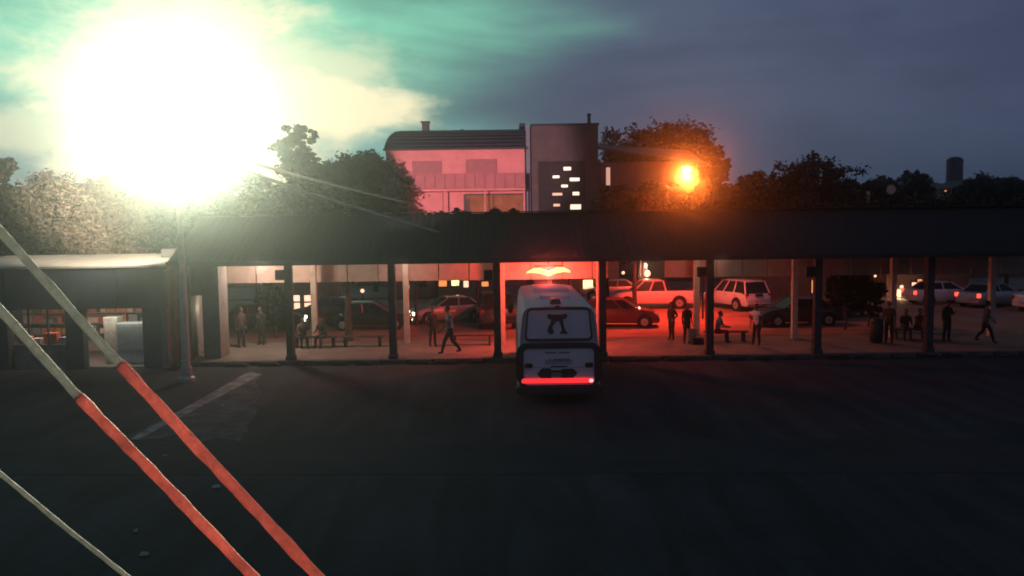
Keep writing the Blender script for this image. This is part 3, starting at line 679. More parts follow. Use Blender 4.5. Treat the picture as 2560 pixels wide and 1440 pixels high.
# benches
BW = mat('bench_wood', (.06, .045, .035), .8, .3, 5)
def bench(label, x, y, w_=1.9):
    t = thing('bench', label, 'bench', (x, y, PZ), 0, 'benches along the platform')
    for k in range(3): MB().box(0, -.16 + k * .16, .44, w_, .13, .04).build('seat_slat', BW, t, .008)
    for s in (-1, 1):
        MB().box(s * (w_ / 2 - .2), 0, .21, .08, .42, .42).build('leg', POST, t, .01)
bench('bench by the leaning tree with two seated people', P(786, 800, 35.5).x, 35.5, 2.0)
bench('empty bench in front of the black saloon', P(905, 800, 35.5).x, 35.5)
bench('bench behind the dark post carrying the person in teal', P(1815, 800, 35.5).x, 35.5)
bench('right hand bench with two seated people', P(2280, 800, 35.6).x, 35.6, 1.9)
bench('empty bench left of the bus', P(1180, 800, 35.5).x, 35.5)
# suitcase, bin, bags
t = thing('suitcase', 'pale suitcase standing upright beside the dark clothed person', 'suitcase', pg(1730, 858))
MB().box(0, 0, .36, .40, .24, .58).build('shell', mat('suitcase_shell', (.30, .32, .26), .6), t, .05)
MB().tube([(-.09, 0, .64), (-.09, 0, .9), (.09, 0, .9), (.09, 0, .64)], .012).build('handle', STEEL, t)
for s in (-1, 1): MB().lathe([(.03, -.02), (.035, 0), (.03, .02)], (s * .14, 0, .035), 10, 'Y').build('wheel', RUB, t)
t = thing('litter_bin', 'dark round litter bin at the right of the platform', 'bin', pg(2190, 856))
MB().lathe([(.22, 0), (.26, .1), (.28, .8), (.25, .84)]).build('drum', DARK, t, 0, 40); MB().lathe([(.28, .86), (.24, 1.0), (.05, 1.08)]).build('lid', DARK, t, 0, 40)
t = thing('holdall', 'black holdall on the platform floor beside the standing person', 'bag', pg(1745, 862))
MB().box(0, 0, .15, .5, .25, .3).build('bag', BKC, t, .08); MB().tube([(-.14, 0, .28), (-.1, 0, .42), (.1, 0, .42), (.14, 0, .28)], .012).build('strap', BKC, t)

# ------------------------------------------------------------------ kiosk at the left
KW = mat('kiosk_wall', (.20, .19, .18), .85, .3, 2, .2); KF = mat('kiosk_fascia', (.05, .06, .085), .7, .35, 1.2, .1); KR = mat('kiosk_roof_paint', (.62, .52, .44), .7, .2, 2, .1)
KD = mat('kiosk_inner', (.42, .36, .33), .8, .2, 2)
ks = thing('kiosk', 'low kiosk with a deep dark fascia and open lit counters left of the mast', 'kiosk', (0, 0, 0))
def kx(px, Y=31.6): return P(px, 800, Y).x
KX0, KX1 = kx(-160), kx(432)
kz1, kz0 = P(250, 670, 31.5).z, P(250, 772, 31.5).z
for a, b in ((-160, 20), (20, 167), (167, 300), (300, 422)):
    MB().b2(kx(a) + .008, kx(b) - .008, 31.45, 31.6, kz0, kz1).build('fascia_panel', KF, ks, .015)
mb = MB(); mb.loft([[(KX0, 31.4, kz1 + .002), (kx(424), 31.4, kz1 + .002), (kx(424), 31.4, kz1 + .07), (KX0, 31.4, kz1 + .07)], [(KX0, 36.3, kz1 + .30), (kx(424), 36.3, kz1 + .30), (kx(424), 36.3, kz1 + .38), (KX0, 36.3, kz1 + .38)]]); mb.build('roof', KR, ks)
MB().b2(kx(330), kx(415), 34.5, 35.6, kz1 + .28, kz1 + .62).build('roof_tank', KW, ks, .03)
MB().b2(KX0, KX1, 36.0, 36.15, 0, kz1 + .2).build('rear_wall', KD, ks)
for a, b in ((-8, 20), (165, 208), (358, 404)): MB().b2(kx(a), kx(b), 31.5, 31.9, 0, kz0).build('front_pier', KF, ks, .015)
MB().b2(KX0, kx(404), 31.62, 36.0, 0.0, .05).build('floor', KW, ks)
MB().b2(kx(404), kx(420), 31.5, 36.0, 0.0, kz1).build('side_wall', KW, ks)
MB().b2(KX0, kx(404), 31.7, 35.9, kz1 - .12, kz1 - .08).build('ceiling', KD, ks)
MB().b2(kx(22), kx(165), 31.8, 32.3, .05, .95).build('counter', KW, ks, .02)
for a, b in ((20, 165),):
    for q in (.33, .66):
        xq = kx(a) + (kx(b) - kx(a)) * q; MB().b2(xq - .03, xq + .03, 31.66, 31.72, .96, kz0 - .002).build('mullion', KF, ks)
MB().b2(kx(22), kx(165), 31.645, 31.658, 1.62, 1.67).build('transom', KF, ks)
for zq in (.9, 1.35, 1.8): MB().b2(kx(-5, 34), kx(400, 34), 35.2, 35.9, zq, zq + .03).build('shelf', KD, ks)
GC = [mat('goods_' + n_, c_, .6, .3, 8) for n_, c_ in (('pink', (.62, .22, .20)), ('red', (.50, .10, .08)), ('cream', (.7, .6, .48)), ('grey', (.35, .36, .36)), ('orange', (.65, .28, .12)), ('green', (.2, .3, .16)))]
gn = ['pink', 'red', 'cream', 'grey', 'orange', 'green']
rnd = random.Random(3)
bays = {0: 'lower', 1: 'middle', 2: 'top'}
for si, zq in enumerate((.93, 1.38, 1.83)):
    xq = kx(5, 34) + .1; cn = {'left': 0, 'right': 0}; ORD = ['first', 'second', 'third', 'fourth', 'fifth', 'sixth', 'seventh', 'eighth', 'ninth', 'tenth', 'eleventh']
    while xq < kx(395, 34) - .5:
        w_ = rnd.uniform(.22, .5); h_ = rnd.uniform(.18, .36); ci = rnd.randrange(6); d_ = rnd.uniform(.3, .5)
        side = 'left' if xq < kx(180, 34) else 'right'
        o = MB().box(0, 0, h_ / 2, w_ - .04, d_, h_).build('goods_carton', GC[ci], None, .01); o.location = (xq + w_ / 2, 35.45, zq + .002)
        tag(o, f'{gn[ci]} carton, {ORD[cn[side]]} from the left on the {bays[si]} shelf of the {side} kiosk opening', 'carton', 'cartons on the kiosk shelves'); cn[side] += 1; xq += w_ + rnd.uniform(0, .15)
# chest freezers and counter goods
fz = thing('display_fridge', 'wide pale grey display fridge in the right kiosk opening', 'fridge', (kx(312), 32.5, .05))
MB().box(0, 0, .85, 1.25, .7, 1.6).build('cabinet', mat('fridge_grey', (.42, .42, .41), .5), fz, .04)
MB().box(0, -.36, 1.05, 1.1, .02, .95).build('door', mat('fridge_door', (.36, .36, .35), .3), fz); MB().box(.48, -.385, 1.0, .03, .03, .5).build('handle', STEEL, fz)
fz = thing('drinks_cooler', 'narrow cream drinks cooler left of the grey display fridge', 'fridge', (kx(252), 32.6, .05))
MB().box(0, 0, .95, .55, .6, 1.85).build('cabinet', mat('cooler_cream', (.5, .46, .40), .5), fz, .03); MB().box(0, -.305, 1.1, .44, .01, 1.2).build('door', GC[2], fz)
for i, (px, w_, h_, ci, lab) in enumerate(((45, .45, .30, 0, 'large pink box on the left end of the counter'), (75, .35, .22, 2, 'cream box next to the large pink box on the counter'), (112, .5, .42, 1, 'tall red box in the middle of the counter'), (146, .38, .25, 3, 'grey box on the right end of the counter'))):
    o = MB().box(0, 0, h_ / 2, w_, .3, h_).build('counter_box', GC[ci], None, .02); o.location = (kx(px), 32.05, .952); tag(o, lab, 'box')
area('assumed_kiosk_light', (kx(130), 32.2, kz0 - .02), (kx(130), 33.4, 0), 45, (1, .62, .50), 3.0, .4)  # assumed light inside the kiosk, behind its lit openings
area('assumed_kiosk_light', (kx(300), 31.98, kz0 - .02), (kx(300), 33.4, 0), 20, (.85, .9, .75), 2.0, .4)
for px in (130, 300):
    o = MB().box(0, 0, 0, 1.2, .12, .06).build('assumed_kiosk_tube', mat('kiosk_tube_glow', (1, 1, 1), emit=(1, .85, .7), es=2), ks); o.location = (kx(px), 33.4, kz1 - .16)  # unseen tubes assumed for the lit kiosk interior
# shop front between the kiosk and the platform
sp = thing('ticket_booth', 'narrow grey ticket booth with a lit doorway beside the mast', 'booth', (0, 0, 0))
bx = lambda p_: P(p_, 800, 33.0).x
MB().b2(bx(452), bx(482), 32.7, 33.7, 0.16, 3.9).build('left_wall', KW, sp)
MB().b2(bx(514), bx(556), 32.7, 33.7, 0.16, 3.9).build('right_wall', KW, sp)
MB().b2(bx(482), bx(514), 32.9, 33.0, P(498, 738, 33).z, 3.9).build('lintel', KW, sp)
MB().b2(bx(482), bx(514), 34.4, 34.5, .16, 3.0).build('back_panel', mat('booth_cream', (.6, .55, .42), .8), sp)
MB().b2(bx(484), bx(512), 34.0, 34.3, 1.35, 1.40).build('shelf', BW, sp); MB().b2(bx(484), bx(512), 34.0, 34.3, .75, .80).build('shelf', BW, sp)
point('booth_light', (bx(498), 33.6, 2.1), 7, (1, .85, .62), .1)
o = MB().lathe([(.1, 0), (.14, .1), (.1, .35), (.05, .4)]).build('water_jar', GC[2], None, 0, 50); o.location = (bx(500), 34.1, .16); tag(o, 'pale rounded jar on the floor of the lit booth', 'jar')

# ------------------------------------------------------------------ beyond the road
SHW = mat('shop_wall', (.22, .12, .09), .85, .3, 1, .2); LITW = mat('lit_pane', (1, .8, .6), emit=(1, .55, .36), es=1.6); LITY = mat('lit_doorway_glow', (1, .8, .5), emit=(1, .62, .26), es=2.6)
LITO = mat('lit_pane_orange', (1, .5, .2), emit=(1, .33, .10), es=1.0)
def shop(label, px0, px1, Y, h, panes, wall=SHW):
    x0, x1 = P(px0, 760, Y).x, P(px1, 760, Y).x
    t = thing('shop', label, 'shop', ((x0 + x1) / 2, Y, 0)); c = (x0 + x1) / 2
    MB().b2(x0 - c, x1 - c, .0, 5, 0, h).build('wall', wall, t); MB().b2(x0 - c - .2, x1 - c + .2, -.4, 5.2, h + .002, h + .18).build('roof', DARK, t)
    for (pa, pb, ya, yb, m_) in panes:
        a, b = P(pa, 760, Y - .06).x - c, P(pb, 760, Y - .06).x - c; z1_, z0_ = P(pa, ya, Y).z, P(pa, yb, Y).z
        w_ = MB().b2(a, b, -.05, -.01, z0_, z1_).build('window', m_, t)
        fr = MB(); fr.b2(a - .06, a, -.09, -.005, z0_ - .05, z1_ + .05); fr.b2(b, b + .06, -.09, -.005, z0_ - .05, z1_ + .05); fr.b2(a + .001, b - .001, -.09, -.005, z1_, z1_ + .05); fr.b2(a + .001, b - .001, -.09, -.005, z0_ - .05, z0_); fr.build('frame', DARK, w_)
    return t
shop('small lit shopfront with tall bright panes behind the post near the kiosk', 700, 812, 49.5, 3.6, [(733, 750, 738, 753, LITW), (733, 750, 757, 782, LITW), (761, 777, 738, 753, LITW), (761, 777, 757, 783, LITW)])
shop('low shop with orange and cream windows behind the silver car', 990, 1240, 60, 3.4, [(1010, 1024, 702, 722, LITW), (1098, 1118, 700, 716, LITO), (1130, 1148, 700, 714, LITY), (1160, 1172, 702, 718, LITW), (1205, 1222, 704, 716, LITO)])
shop('brown walled shop between the white off-roader and the green saloon', 1890, 2090, 56, 3.8, [(2028, 2040, 700, 732, LITO)])
shop('shop with a glowing doorway and pale pillars at the right', 2215, 2420, 57, 3.6, [(2238, 2262, 724, 772, LITY), (2272, 2312, 742, 764, LITY), (2278, 2290, 706, 738, LITW), (2292, 2304, 698, 738, LITO), (2342, 2362, 702, 726, LITO), (2370, 2388, 712, 719, LITY)])
shop('dark shop with lit sign panel left of the pickup', 1380, 1545, 60, 3.4, [(1458, 1482, 700, 730, LITY), (1520, 1546, 702, 712, LITW)])
t = thing('boundary_wall', 'long low dark wall along the far side of the road', 'wall')
for k in range(30):
    MB().b2(-50 + k * 3.6 + .02, -50 + k * 3.6 + 3.55, 73, 73.25, 0, 2.2).build('wall_panel', SHW, t)
# hot white light in the gap right of the bus
for i, (px, py, Y, r_, m_, lab) in enumerate(((1612, 664, 58, .20, LITW, 'bright bare bulb glaring above the pickup cab'), (1618, 684, 58, .24, LITW, 'bright round lamp just under the bare bulb above the pickup'), (1558, 682, 60, .12, LITW, 'small round lamp right of the bus above the red car'),
        (2188, 690, 58, .09, LITW, 'small white lamp above the black hatchback'), (2206, 702, 58, .07, LITW, 'tiny white lamp right of the round tree'), (2251, 684, 58, .11, LITY, 'small yellow lamp above the glowing doorway'), (2254, 717, 55, .12, LITW, 'white globe lamp on top of the glowing doorway'),
        (2523, 628, 52, .10, mat('green_white_glow', (1, 1, 1), emit=(.8, 1, .8), es=1.4), 'small greenish lamp high at the far right'), (1262, 765, 46, .06, LITW, 'tiny lamp just left of the bus'), (1143, 704, 57, .14, LITY, 'round yellow lamp behind the walking person'), (906, 727, 52, .13, LITW, 'round white lamp above the black saloon'), (1297, 766, 45, .05, LITW, 'pinpoint lamp touching the left side of the bus'))):
    p = P(px, py, Y); t = thing('lamp_on_post', lab, 'lamp', (p.x, p.y, 0))
    MB().ball((0, 0, p.z), r_, (1, 1, 1)).build('globe', m_, t, 0, 60); MB().tube([(0, 0, 0), (0, 0, p.z - r_)], .03, 6).build('post', DARK, t)
point('gap_lamp_light', P(1614, 672, 56.5), 120, (1, .5, .33), .15)
point('doorway_light', P(2250, 742, 55.3), 60, (1, .6, .35), .2)
t = thing('lit_pole', 'pale post lit orange standing beside the pickup cab', 'post', (P(1607, 700, 56).x, 56, 0)); MB().tube([(0, 0, 0), (0, 0, 2.6)], .1).build('shaft', POSTL, t)

# ------------------------------------------------------------------ trees
def crown_mesh(name, lobes, n, size, m, parent, seed, loc=None):
    rn = random.Random(seed); vs, fs = [], []
    tot = sum(r[3] ** 2 for r in lobes)
    for (lx, ly, lz, lr) in lobes:
        cnt = int(n * lr ** 2 / tot)
        # twig clumps inside the lobe
        clumps = []
        for _ in range(max(6, cnt // 45)):
            d = Vector((rn.gauss(0, 1), rn.gauss(0, 1), rn.gauss(0, 1))).normalized() * lr * (rn.random() ** .35)
            clumps.append((Vector((lx, ly, lz)) + Vector((d.x, d.y, d.z * .8)), lr * rn.uniform(.16, .34)))
        for i in range(cnt):
            c, cr = rn.choice(clumps)
            p = c + Vector((rn.gauss(0, 1), rn.gauss(0, 1), rn.gauss(0, .8))) * cr * .55
            a = Vector((rn.gauss(0, 1), rn.gauss(0, 1), rn.gauss(0, .6))).normalized(); b = a.orthogonal().normalized(); b = (b * cos(i) + a.cross(b) * sin(i))
            s_ = size * rn.uniform(.6, 1.4); k = len(vs)
            vs += [tuple(p - a * s_), tuple(p + b * s_ * .45), tuple(p + a * s_), tuple(p - b * s_ * .45)]; fs.append((k, k + 1, k + 2, k + 3))
    me = bpy.data.meshes.new(name); me.from_pydata(vs, [], fs); me.materials.append(m)
    o = bpy.data.objects.new(name, me); COL.objects.link(o); o.parent = parent
    return o
def tree(label, loc, h, rad, lobes=7, n=3500, leaf=.11, m=LEAF, seed=1, name='tree', crown_lo=.35, lean=0.0, tr=None, explicit=None, group=None, flat=1.0):
    t = thing(name, label, 'tree', loc, 0, group); rn = random.Random(seed)
    tr = tr or max(.08, h * .022)
    top = Vector((lean, 0, h * .8)); pts = [Vector((0, 0, -.05)), Vector((lean * .2 + rn.uniform(-.1, .1), 0, h * .25)), Vector((lean * .6 + rn.uniform(-.15, .15), 0, h * .5)), top]
    mb = MB(); mb.tube(pts, [tr, tr * .8, tr * .6, tr * .15], 8)
    lb = []
    if explicit: lb = explicit
    else:
        lb.append((lean, 0, h * (crown_lo + 1) / 2, rad * .7))
        for i in range(lobes):
            a = 2 * pi * i / lobes + rn.uniform(-.4, .4); rr_ = rad * rn.uniform(.45, .72); zq = h * (crown_lo + (1 - crown_lo) * rn.uniform(.12, .88)); r_ = rad * rn.uniform(.33, .5)
            zq = min(zq, h - r_ * .8); lb.append((lean + cos(a) * rr_, sin(a) * rr_, zq, r_))
        lb.append((lean + rn.uniform(-.2, .2) * rad, 0, h - rad * .35, rad * .36))
    for (a, b, c, r_) in lb[:9]:
        st = pts[2] if c > h * .5 else pts[1]; mid = (st + Vector((a, b, c))) / 2 + Vector((0, 0, -.05 * h * .3)); mb.tube([st, mid, Vector((a, b, c))], [tr * .42, tr * .26, tr * .06], 6)
    mb.build('trunk', BARK, t, 0, 60)
    crown_mesh('crown', [(a, b, c, r_ * 1.12) for a, b, c, r_ in lb], int(n * 1.9), leaf * 1.12, m, t, seed)
    return t
# helper: place a tree by what it covers in the picture at its own distance
def ptree(label, pxc, pytop, halfw, Y, **k):
    b = P(pxc, 560, Y); top = P(pxc, pytop, Y); rad = halfw * Y / F
    return tree(label, (b.x, Y, 0), top.z, rad, **k)
# tree by the house, left side
ptree('dark broad tree in front of the left corner of the pink house', 935, 388, 100, 65.5, seed=4, lobes=11, n=9000, leaf=.16, crown_lo=.45)
ptree('tree behind the mast, hazed by its glare', 790, 395, 90, 58, seed=5, lobes=10, n=6000, leaf=.17, crown_lo=.4)
ptree('pale distant tree left of the broad dark tree', 745, 312, 62, 85, seed=6, lobes=8, n=4500, leaf=.22, crown_lo=.45)
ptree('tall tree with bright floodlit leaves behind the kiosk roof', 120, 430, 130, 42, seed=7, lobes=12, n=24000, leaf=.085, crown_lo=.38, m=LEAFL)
ptree('dark tree at the left edge behind the kiosk', -10, 385, 110, 48, seed=8, lobes=10, n=8000, leaf=.16, crown_lo=.3)
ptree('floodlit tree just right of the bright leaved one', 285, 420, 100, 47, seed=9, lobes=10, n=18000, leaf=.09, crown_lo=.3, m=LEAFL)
ptree('broad tree behind the mast head', 470, 380, 120, 50, seed=10, lobes=10, n=6000, leaf=.17, crown_lo=.3)
ptree('tree rising behind the canopy left of the broad dark tree', 640, 440, 110, 52, seed=12, lobes=10, n=6000, leaf=.17, crown_lo=.3)
# trees behind canopy: hide street lamp level
ptree('dark tree behind the low roof left of the orange street lamp', 1640, 312, 125, 92, seed=21, lobes=12, n=9000, leaf=.24, crown_lo=.55)
ptree('smaller dark tree right of the orange street lamp', 1770, 352, 55, 88, seed=22, lobes=7, n=4000, leaf=.2, crown_lo=.4)
for i, (px, py, hw_, Y, lab) in enumerate(((1600, 470, 110, 57, 'bushy tree below and left of the orange street lamp'), (1740, 478, 95, 60, 'bushy tree right below the orange street lamp'), (1850, 452, 100, 62, 'bushy tree second right of the orange street lamp'),
        (1890, 425, 55, 95, 'tall shrubby tree left of the great dark tree'), (2028, 384, 112, 84, 'great dark tree on the skyline right of the street lamp'), (2140, 448, 70, 90, 'sloping tree on the right flank of the great dark tree'), (2230, 438, 52, 125, 'low tree between the great tree and the round topped tree'),
        (2290, 422, 46, 118, 'round topped tree left of the domed tower'), (2440, 440, 70, 120, 'tree right of the domed tower'), (2520, 442, 70, 110, 'tree at the far right of the skyline'), (2000, 500, 130, 58, 'wide tree behind the canopy under the great dark tree'), (2170, 500, 130, 60, 'wide tree behind the canopy left of the round topped tree'),
        (2350, 505, 120, 58, 'wide tree behind the canopy below the domed tower'), (2520, 500, 120, 56, 'wide tree behind the canopy at the right edge'), (1240, 522, 70, 46, 'low tree crown behind the canopy before the orange balcony room'), (1090, 528, 100, 47, 'low tree crown behind the canopy at the foot of the pink house'), (1420, 532, 70, 47, 'low tree crown behind the canopy at the foot of the tower'), (1520, 500, 60, 52, 'low tree between the tower and the street lamp'))):
    ptree(lab, px, py, hw_, Y, seed=40 + i, lobes=10, n=6000 if hw_ > 80 else 3500, leaf=.10 + Y * .0013, crown_lo=.42)
# low trees seen under the canopy
tree('small round crowned street tree on a thin straight trunk', (P(2112, 800, 40).x, 40, 0), 2.95, 1.0, lobes=8, n=4500, leaf=.08, seed=70, crown_lo=.42, tr=.06)
tree('dark street tree seen under the canopy behind the standing person', (P(1042, 800, 44).x, 44, 0), 4.6, .75, lobes=7, n=3000, leaf=.09, seed=71, crown_lo=.40)
tree('dark street tree seen under the canopy left of the bus', (P(1196, 800, 46).x, 46, 0), 4.8, 1.2, lobes=8, n=4000, leaf=.09, seed=72, crown_lo=.44)
tree('leaning street tree with a dark trunk between bench and black saloon', (P(872, 800, 38.4).x, 38.4, 0), 4.6, .9, lobes=7, n=3500, leaf=.09, seed=73, crown_lo=.58, tr=.2)
tree('dark shrubby tree behind the litter bin at the right', (P(2172, 800, 41).x, 41, 0), 3.2, .7, lobes=7, n=3500, leaf=.08, seed=74, crown_lo=.15)
tree('dark tree seen in the gap of boards above the pickup', (P(1590, 800, 47).x, 47.5, 0), 7.2, 1.6, lobes=8, n=4500, leaf=.1, seed=75, crown_lo=.42)
tree('shaded shrub tree beside the kiosk behind the standing people', (P(690, 800, 39.5).x, 39.5, 0), 3.0, .9, lobes=7, n=3500, leaf=.08, seed=76, crown_lo=.1)

# ------------------------------------------------------------------ houses behind
PK = mat('pink_render', (.80, .27, .27), .85, .22, .5, .1); PKD = mat('pink_shutter', (.42, .14, .15), .7, .15, 2); BALC = mat('balcony_panel', (.50, .16, .17), .8, .15, 1.5)
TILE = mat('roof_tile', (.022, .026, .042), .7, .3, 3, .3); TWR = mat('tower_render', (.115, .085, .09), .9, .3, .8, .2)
YH = 70.0
def hx(px): return P(px, 450, YH).x
def hz(py, px=1140): return P(px, py, YH).z
hs = thing('pink_house', 'wide pink house with a dark rounded roof and a long balcony', 'house', (hx(1140), YH, 0)); HX = hx(1140)
def H(px): return hx(px) - HX
ze, zr_, = hz(374), hz(316)
MB().b2(H(966), H(1312), 0, 9, 0, ze).build('wall', PK, hs)
# roof in tile courses
rf = None
prof_r = []
for k in range(9):
    a = k / 8; prof_r.append((-.45 + a * 3.6, ze - .02 + (zr_ - ze) * sin(a * pi / 2)))
inset = [(1 - cos(k / 8 * pi / 2)) * 1.15 for k in range(9)]
rings = []
for (yy, z_), ins in zip(prof_r, inset):
    rings.append([(H(963) + ins, yy, z_), (H(1315), yy, z_), (H(1315), 9.2 - yy, z_), (H(963) + ins, 9.2 - yy, z_)])
rfo = MB().loft(rings).build('roof', TILE, hs)
for k in range(0, 8):
    yy, z_ = prof_r[k]; y2, z2 = prof_r[k + 1]; ins = inset[k]
    nT = 24; x0_, x1_ = H(963) + ins + .02, H(1315) - .02
    mb = MB()
    for q in range(nT):
        xa = x0_ + (x1_ - x0_) * q / nT; xb_ = x0_ + (x1_ - x0_) * (q + 1) / nT - .03; o_ = .03
        mb.loft([[(xa, yy - o_ - .03, z_ - .01), (xb_, yy - o_ - .03, z_ - .01), (xb_, y2 - o_, z2 - .01), (xa, y2 - o_, z2 - .01)], [(xa, yy - o_ - .03, z_ + .05), (xb_, yy - o_ - .03, z_ + .05), (xb_, y2 - o_, z2 + .02), (xa, y2 - o_, z2 + .02)]])
    o = mb.build('tile_course', TILE, rfo); o['kind'] = 'stuff'
MB().b2(H(1045), H(1063), 4.0, 4.7, zr_ - .2, hz(290)).build('chimney', TWR, rfo, .02)
MB().b2(H(1042), H(1066), 3.9, 4.8, hz(290) + .002, hz(287)).build('chimney_cap', DARK, rfo)
MB().lathe([(.25, 0), (.2, .2), (.05, .3)], (H(1150), 4.5, zr_ - .02)).build('roof_vent', DARK, rfo)
MB().b2(H(1300), H(1315), .3, 4, zr_ - .05, hz(309)).build('parapet', TILE, rfo)
MB().b2(H(962), H(1316), -.62, -.47, ze - .06, ze + .09).build('gutter', TILE, hs)
zb0, zb1 = hz(474), hz(437)
MB().b2(H(1018), H(1312), -1.5, -.002, zb0 - .18, zb0).build('balcony_slab', PK, hs)
for k in range(12):
    a = H(1018) + (H(1312) - H(1018)) * k / 12; b = H(1018) + (H(1312) - H(1018)) * (k + 1) / 12
    MB().b2(a + .015, b - .015, -1.46, -1.40, zb0 + .03, zb1 - .05).build('balcony_panel', BALC, hs)
MB().b2(H(1018), H(1312), -1.49, -1.37, zb1 - .045, zb1 + .02).build('handrail', BALC, hs)
for px in (1021, 1115, 1213, 1309): MB().b2(H(px) - .05, H(px) + .05, -1.50, -1.36, 0, zb0 - .182).build('balcony_post', PK, hs)
def win_(px0, px1, py0, py1, m_, bars=True, parent=None, hh=None):
    x0, x1 = H(px0), H(px1); z1_, z0_ = hz(py0), hz(py1)
    w_ = MB().b2(x0, x1, -.04, -.003, z0_, z1_).build('window', m_, hs)
    fr = MB(); fr.b2(x0 - .08, x0, -.10, -.004, z0_ - .08, z1_ + .08); fr.b2(x1, x1 + .08, -.10, -.004, z0_ - .08, z1_ + .08); fr.b2(x0 + .001, x1 - .001, -.10, -.004, z1_, z1_ + .08); fr.b2(x0 + .001, x1 - .001, -.10, -.004, z0_ - .08, z0_)
    if bars: fr.b2((x0 + x1) / 2 - .03, (x0 + x1) / 2 + .03, -.06, -.041, z0_, z1_)
    fr.build('frame', PKD, w_)
    if bars:
        nS = 10
        for q in range(nS):
            zc = z0_ + (z1_ - z0_) * (q + .5) / nS; MB().box((x0 * .5 + x1 * .5), -.055, zc, (x1 - x0) * .96, .02, (z1_ - z0_) / nS * .6).build('shutter_slat', PKD, w_)
win_(1034, 1103, 404, 470, PKD); win_(1168, 1240, 401, 470, PKD)
# open lit room on the lower floor
LR = mat('lit_room_wall', (.22, .09, .05), .8, .6, 1, emit=(1, .20, .07), es=.13)
x0, x1, z1_, z0_ = H(1163), H(1310), hz(489), hz(545)
o = MB().b2(x0, x1, -.05, -.003, z0_, z1_).build('lit_window', LR, hs)
fr = MB(); fr.b2(x0 - .14, x0, -.3, -.004, z0_, z1_ + .1); fr.b2(x0, x1 + .05, -.3, -.004, z1_, z1_ + .12); fr.b2(x0 + 2.3, x0 + 2.4, -.12, -.051, z0_, z1_ - .001); fr.b2(x0 + .001, x0 + .35, -.2, -.052, z0_, z1_ - .3); fr.build('frame', TWR, o)
MB().b2(H(1105), H(1108), -.06, -.003, hz(545), hz(480)).build('drain_pipe', PKD, hs)
# tower
tw = thing('stair_tower', 'square dark tower pierced by small lit glass blocks next to the pink house', 'tower', (hx(1411), YH, 0)); TX = hx(1411)
MB().b2(hx(1329) - TX, hx(1494) - TX, -.6, 7, 0, hz(316, 1411)).build('wall', TWR, tw)
MB().b2(hx(1327) - TX, hx(1496) - TX, -.75, 7.1, hz(316, 1411) + .002, hz(311, 1411)).build('parapet', TILE, tw)
MB().b2(hx(1316) - TX, hx(1326) - TX, 0, 6, 0, hz(316, 1411)).build('side_pier', mat('grey_pier', (.22, .24, .30), .8), tw)
MB().tube([(hx(1479) - TX, 2, hz(312, 1411)), (hx(1479) - TX, 2, hz(280, 1411))], [.16, .14], 10).build('chimney_pipe', DARK, tw)
MB().lathe([(.2, 0), (.2, .12), (.05, .2)], (hx(1479) - TX, 2, hz(282, 1411))).build('chimney_cowl', DARK, tw)
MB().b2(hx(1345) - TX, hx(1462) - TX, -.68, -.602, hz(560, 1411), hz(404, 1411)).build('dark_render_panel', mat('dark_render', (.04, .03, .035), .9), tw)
LB = [mat('glass_block_glow', (1, .9, .8), emit=(1, .78, .55), es=1.5), mat('glass_block_dim', (1, .7, .5), emit=(1, .5, .32), es=.8)]
for px, py, w_, h_, m_ in ((1417, 423, 9, 4, 0), (1389, 443, 8, 3, 0), (1435, 450, 12, 4, 0), (1410, 466, 8, 3, 0), (1392, 486, 12, 3, 1), (1438, 485, 8, 4, 0), (1390, 513, 8, 3, 1), (1437, 518, 13, 6, 0)):
    a, b = hx(px - w_) - TX, hx(px + w_) - TX; z1_, z0_ = hz(py - h_, 1411), hz(py + h_, 1411)
    o = MB().b2(a, b, -.72, -.682, z0_, z1_).build('glass_block', LB[m_], tw)
    MB().b2(a - .04, b + .04, -.78, -.683, z1_ + .002, z1_ + .05).build('sill', TWR, o)
# gabled house at right
YG = 78
gx = lambda p_: P(p_, 420, YG).x
gz = lambda p_: P(1580, p_, YG).z
gh = thing('gabled_house', 'low dark gabled house with a narrow lit window right of the tower', 'house', (gx(1600), YG, 0)); GX = gx(1600)
MB().b2(gx(1497) - GX, gx(1735) - GX, 0, 8, 0, gz(405)).build('wall', mat('maroon_render', (.26, .12, .12), .9, .2, 1), gh)
mb = MB(); mb.loft([[(gx(1485) - GX, -.5, gz(372)), (gx(1760) - GX, -.5, gz(415)), (gx(1760) - GX, -.5, gz(411)), (gx(1485) - GX, -.5, gz(366))], [(gx(1500) - GX, 4, gz(352)), (gx(1745) - GX, 4, gz(372)), (gx(1745) - GX, 4, gz(368)), (gx(1500) - GX, 4, gz(348))]]); mb.build('roof', mat('teal_roof', (.06, .07, .09), .7, .3, 1), gh)
o = MB().b2(gx(1515) - GX, gx(1525) - GX, -.05, -.002, gz(462), gz(418)).build('lit_window', mat('cream_pane', (1, .8, .6), emit=(1, .56, .40), es=.62), gh)
MB().b2(gx(1513) - GX, gx(1515) - GX - .002, -.09, -.002, gz(463), gz(417)).build('frame', TWR, o)
o = MB().b2(gx(1478) - GX, gx(1486) - GX, -1.2, -1.1, gz(450), gz(428)).build('lit_pane', mat('pink_pane', (.8, .3, .3), emit=(1, .25, .25), es=.3), gh)
MB().b2(gx(1470) - GX, gx(1499) - GX, -1.09, 6, 0, gz(400)).build('porch', TWR, gh)
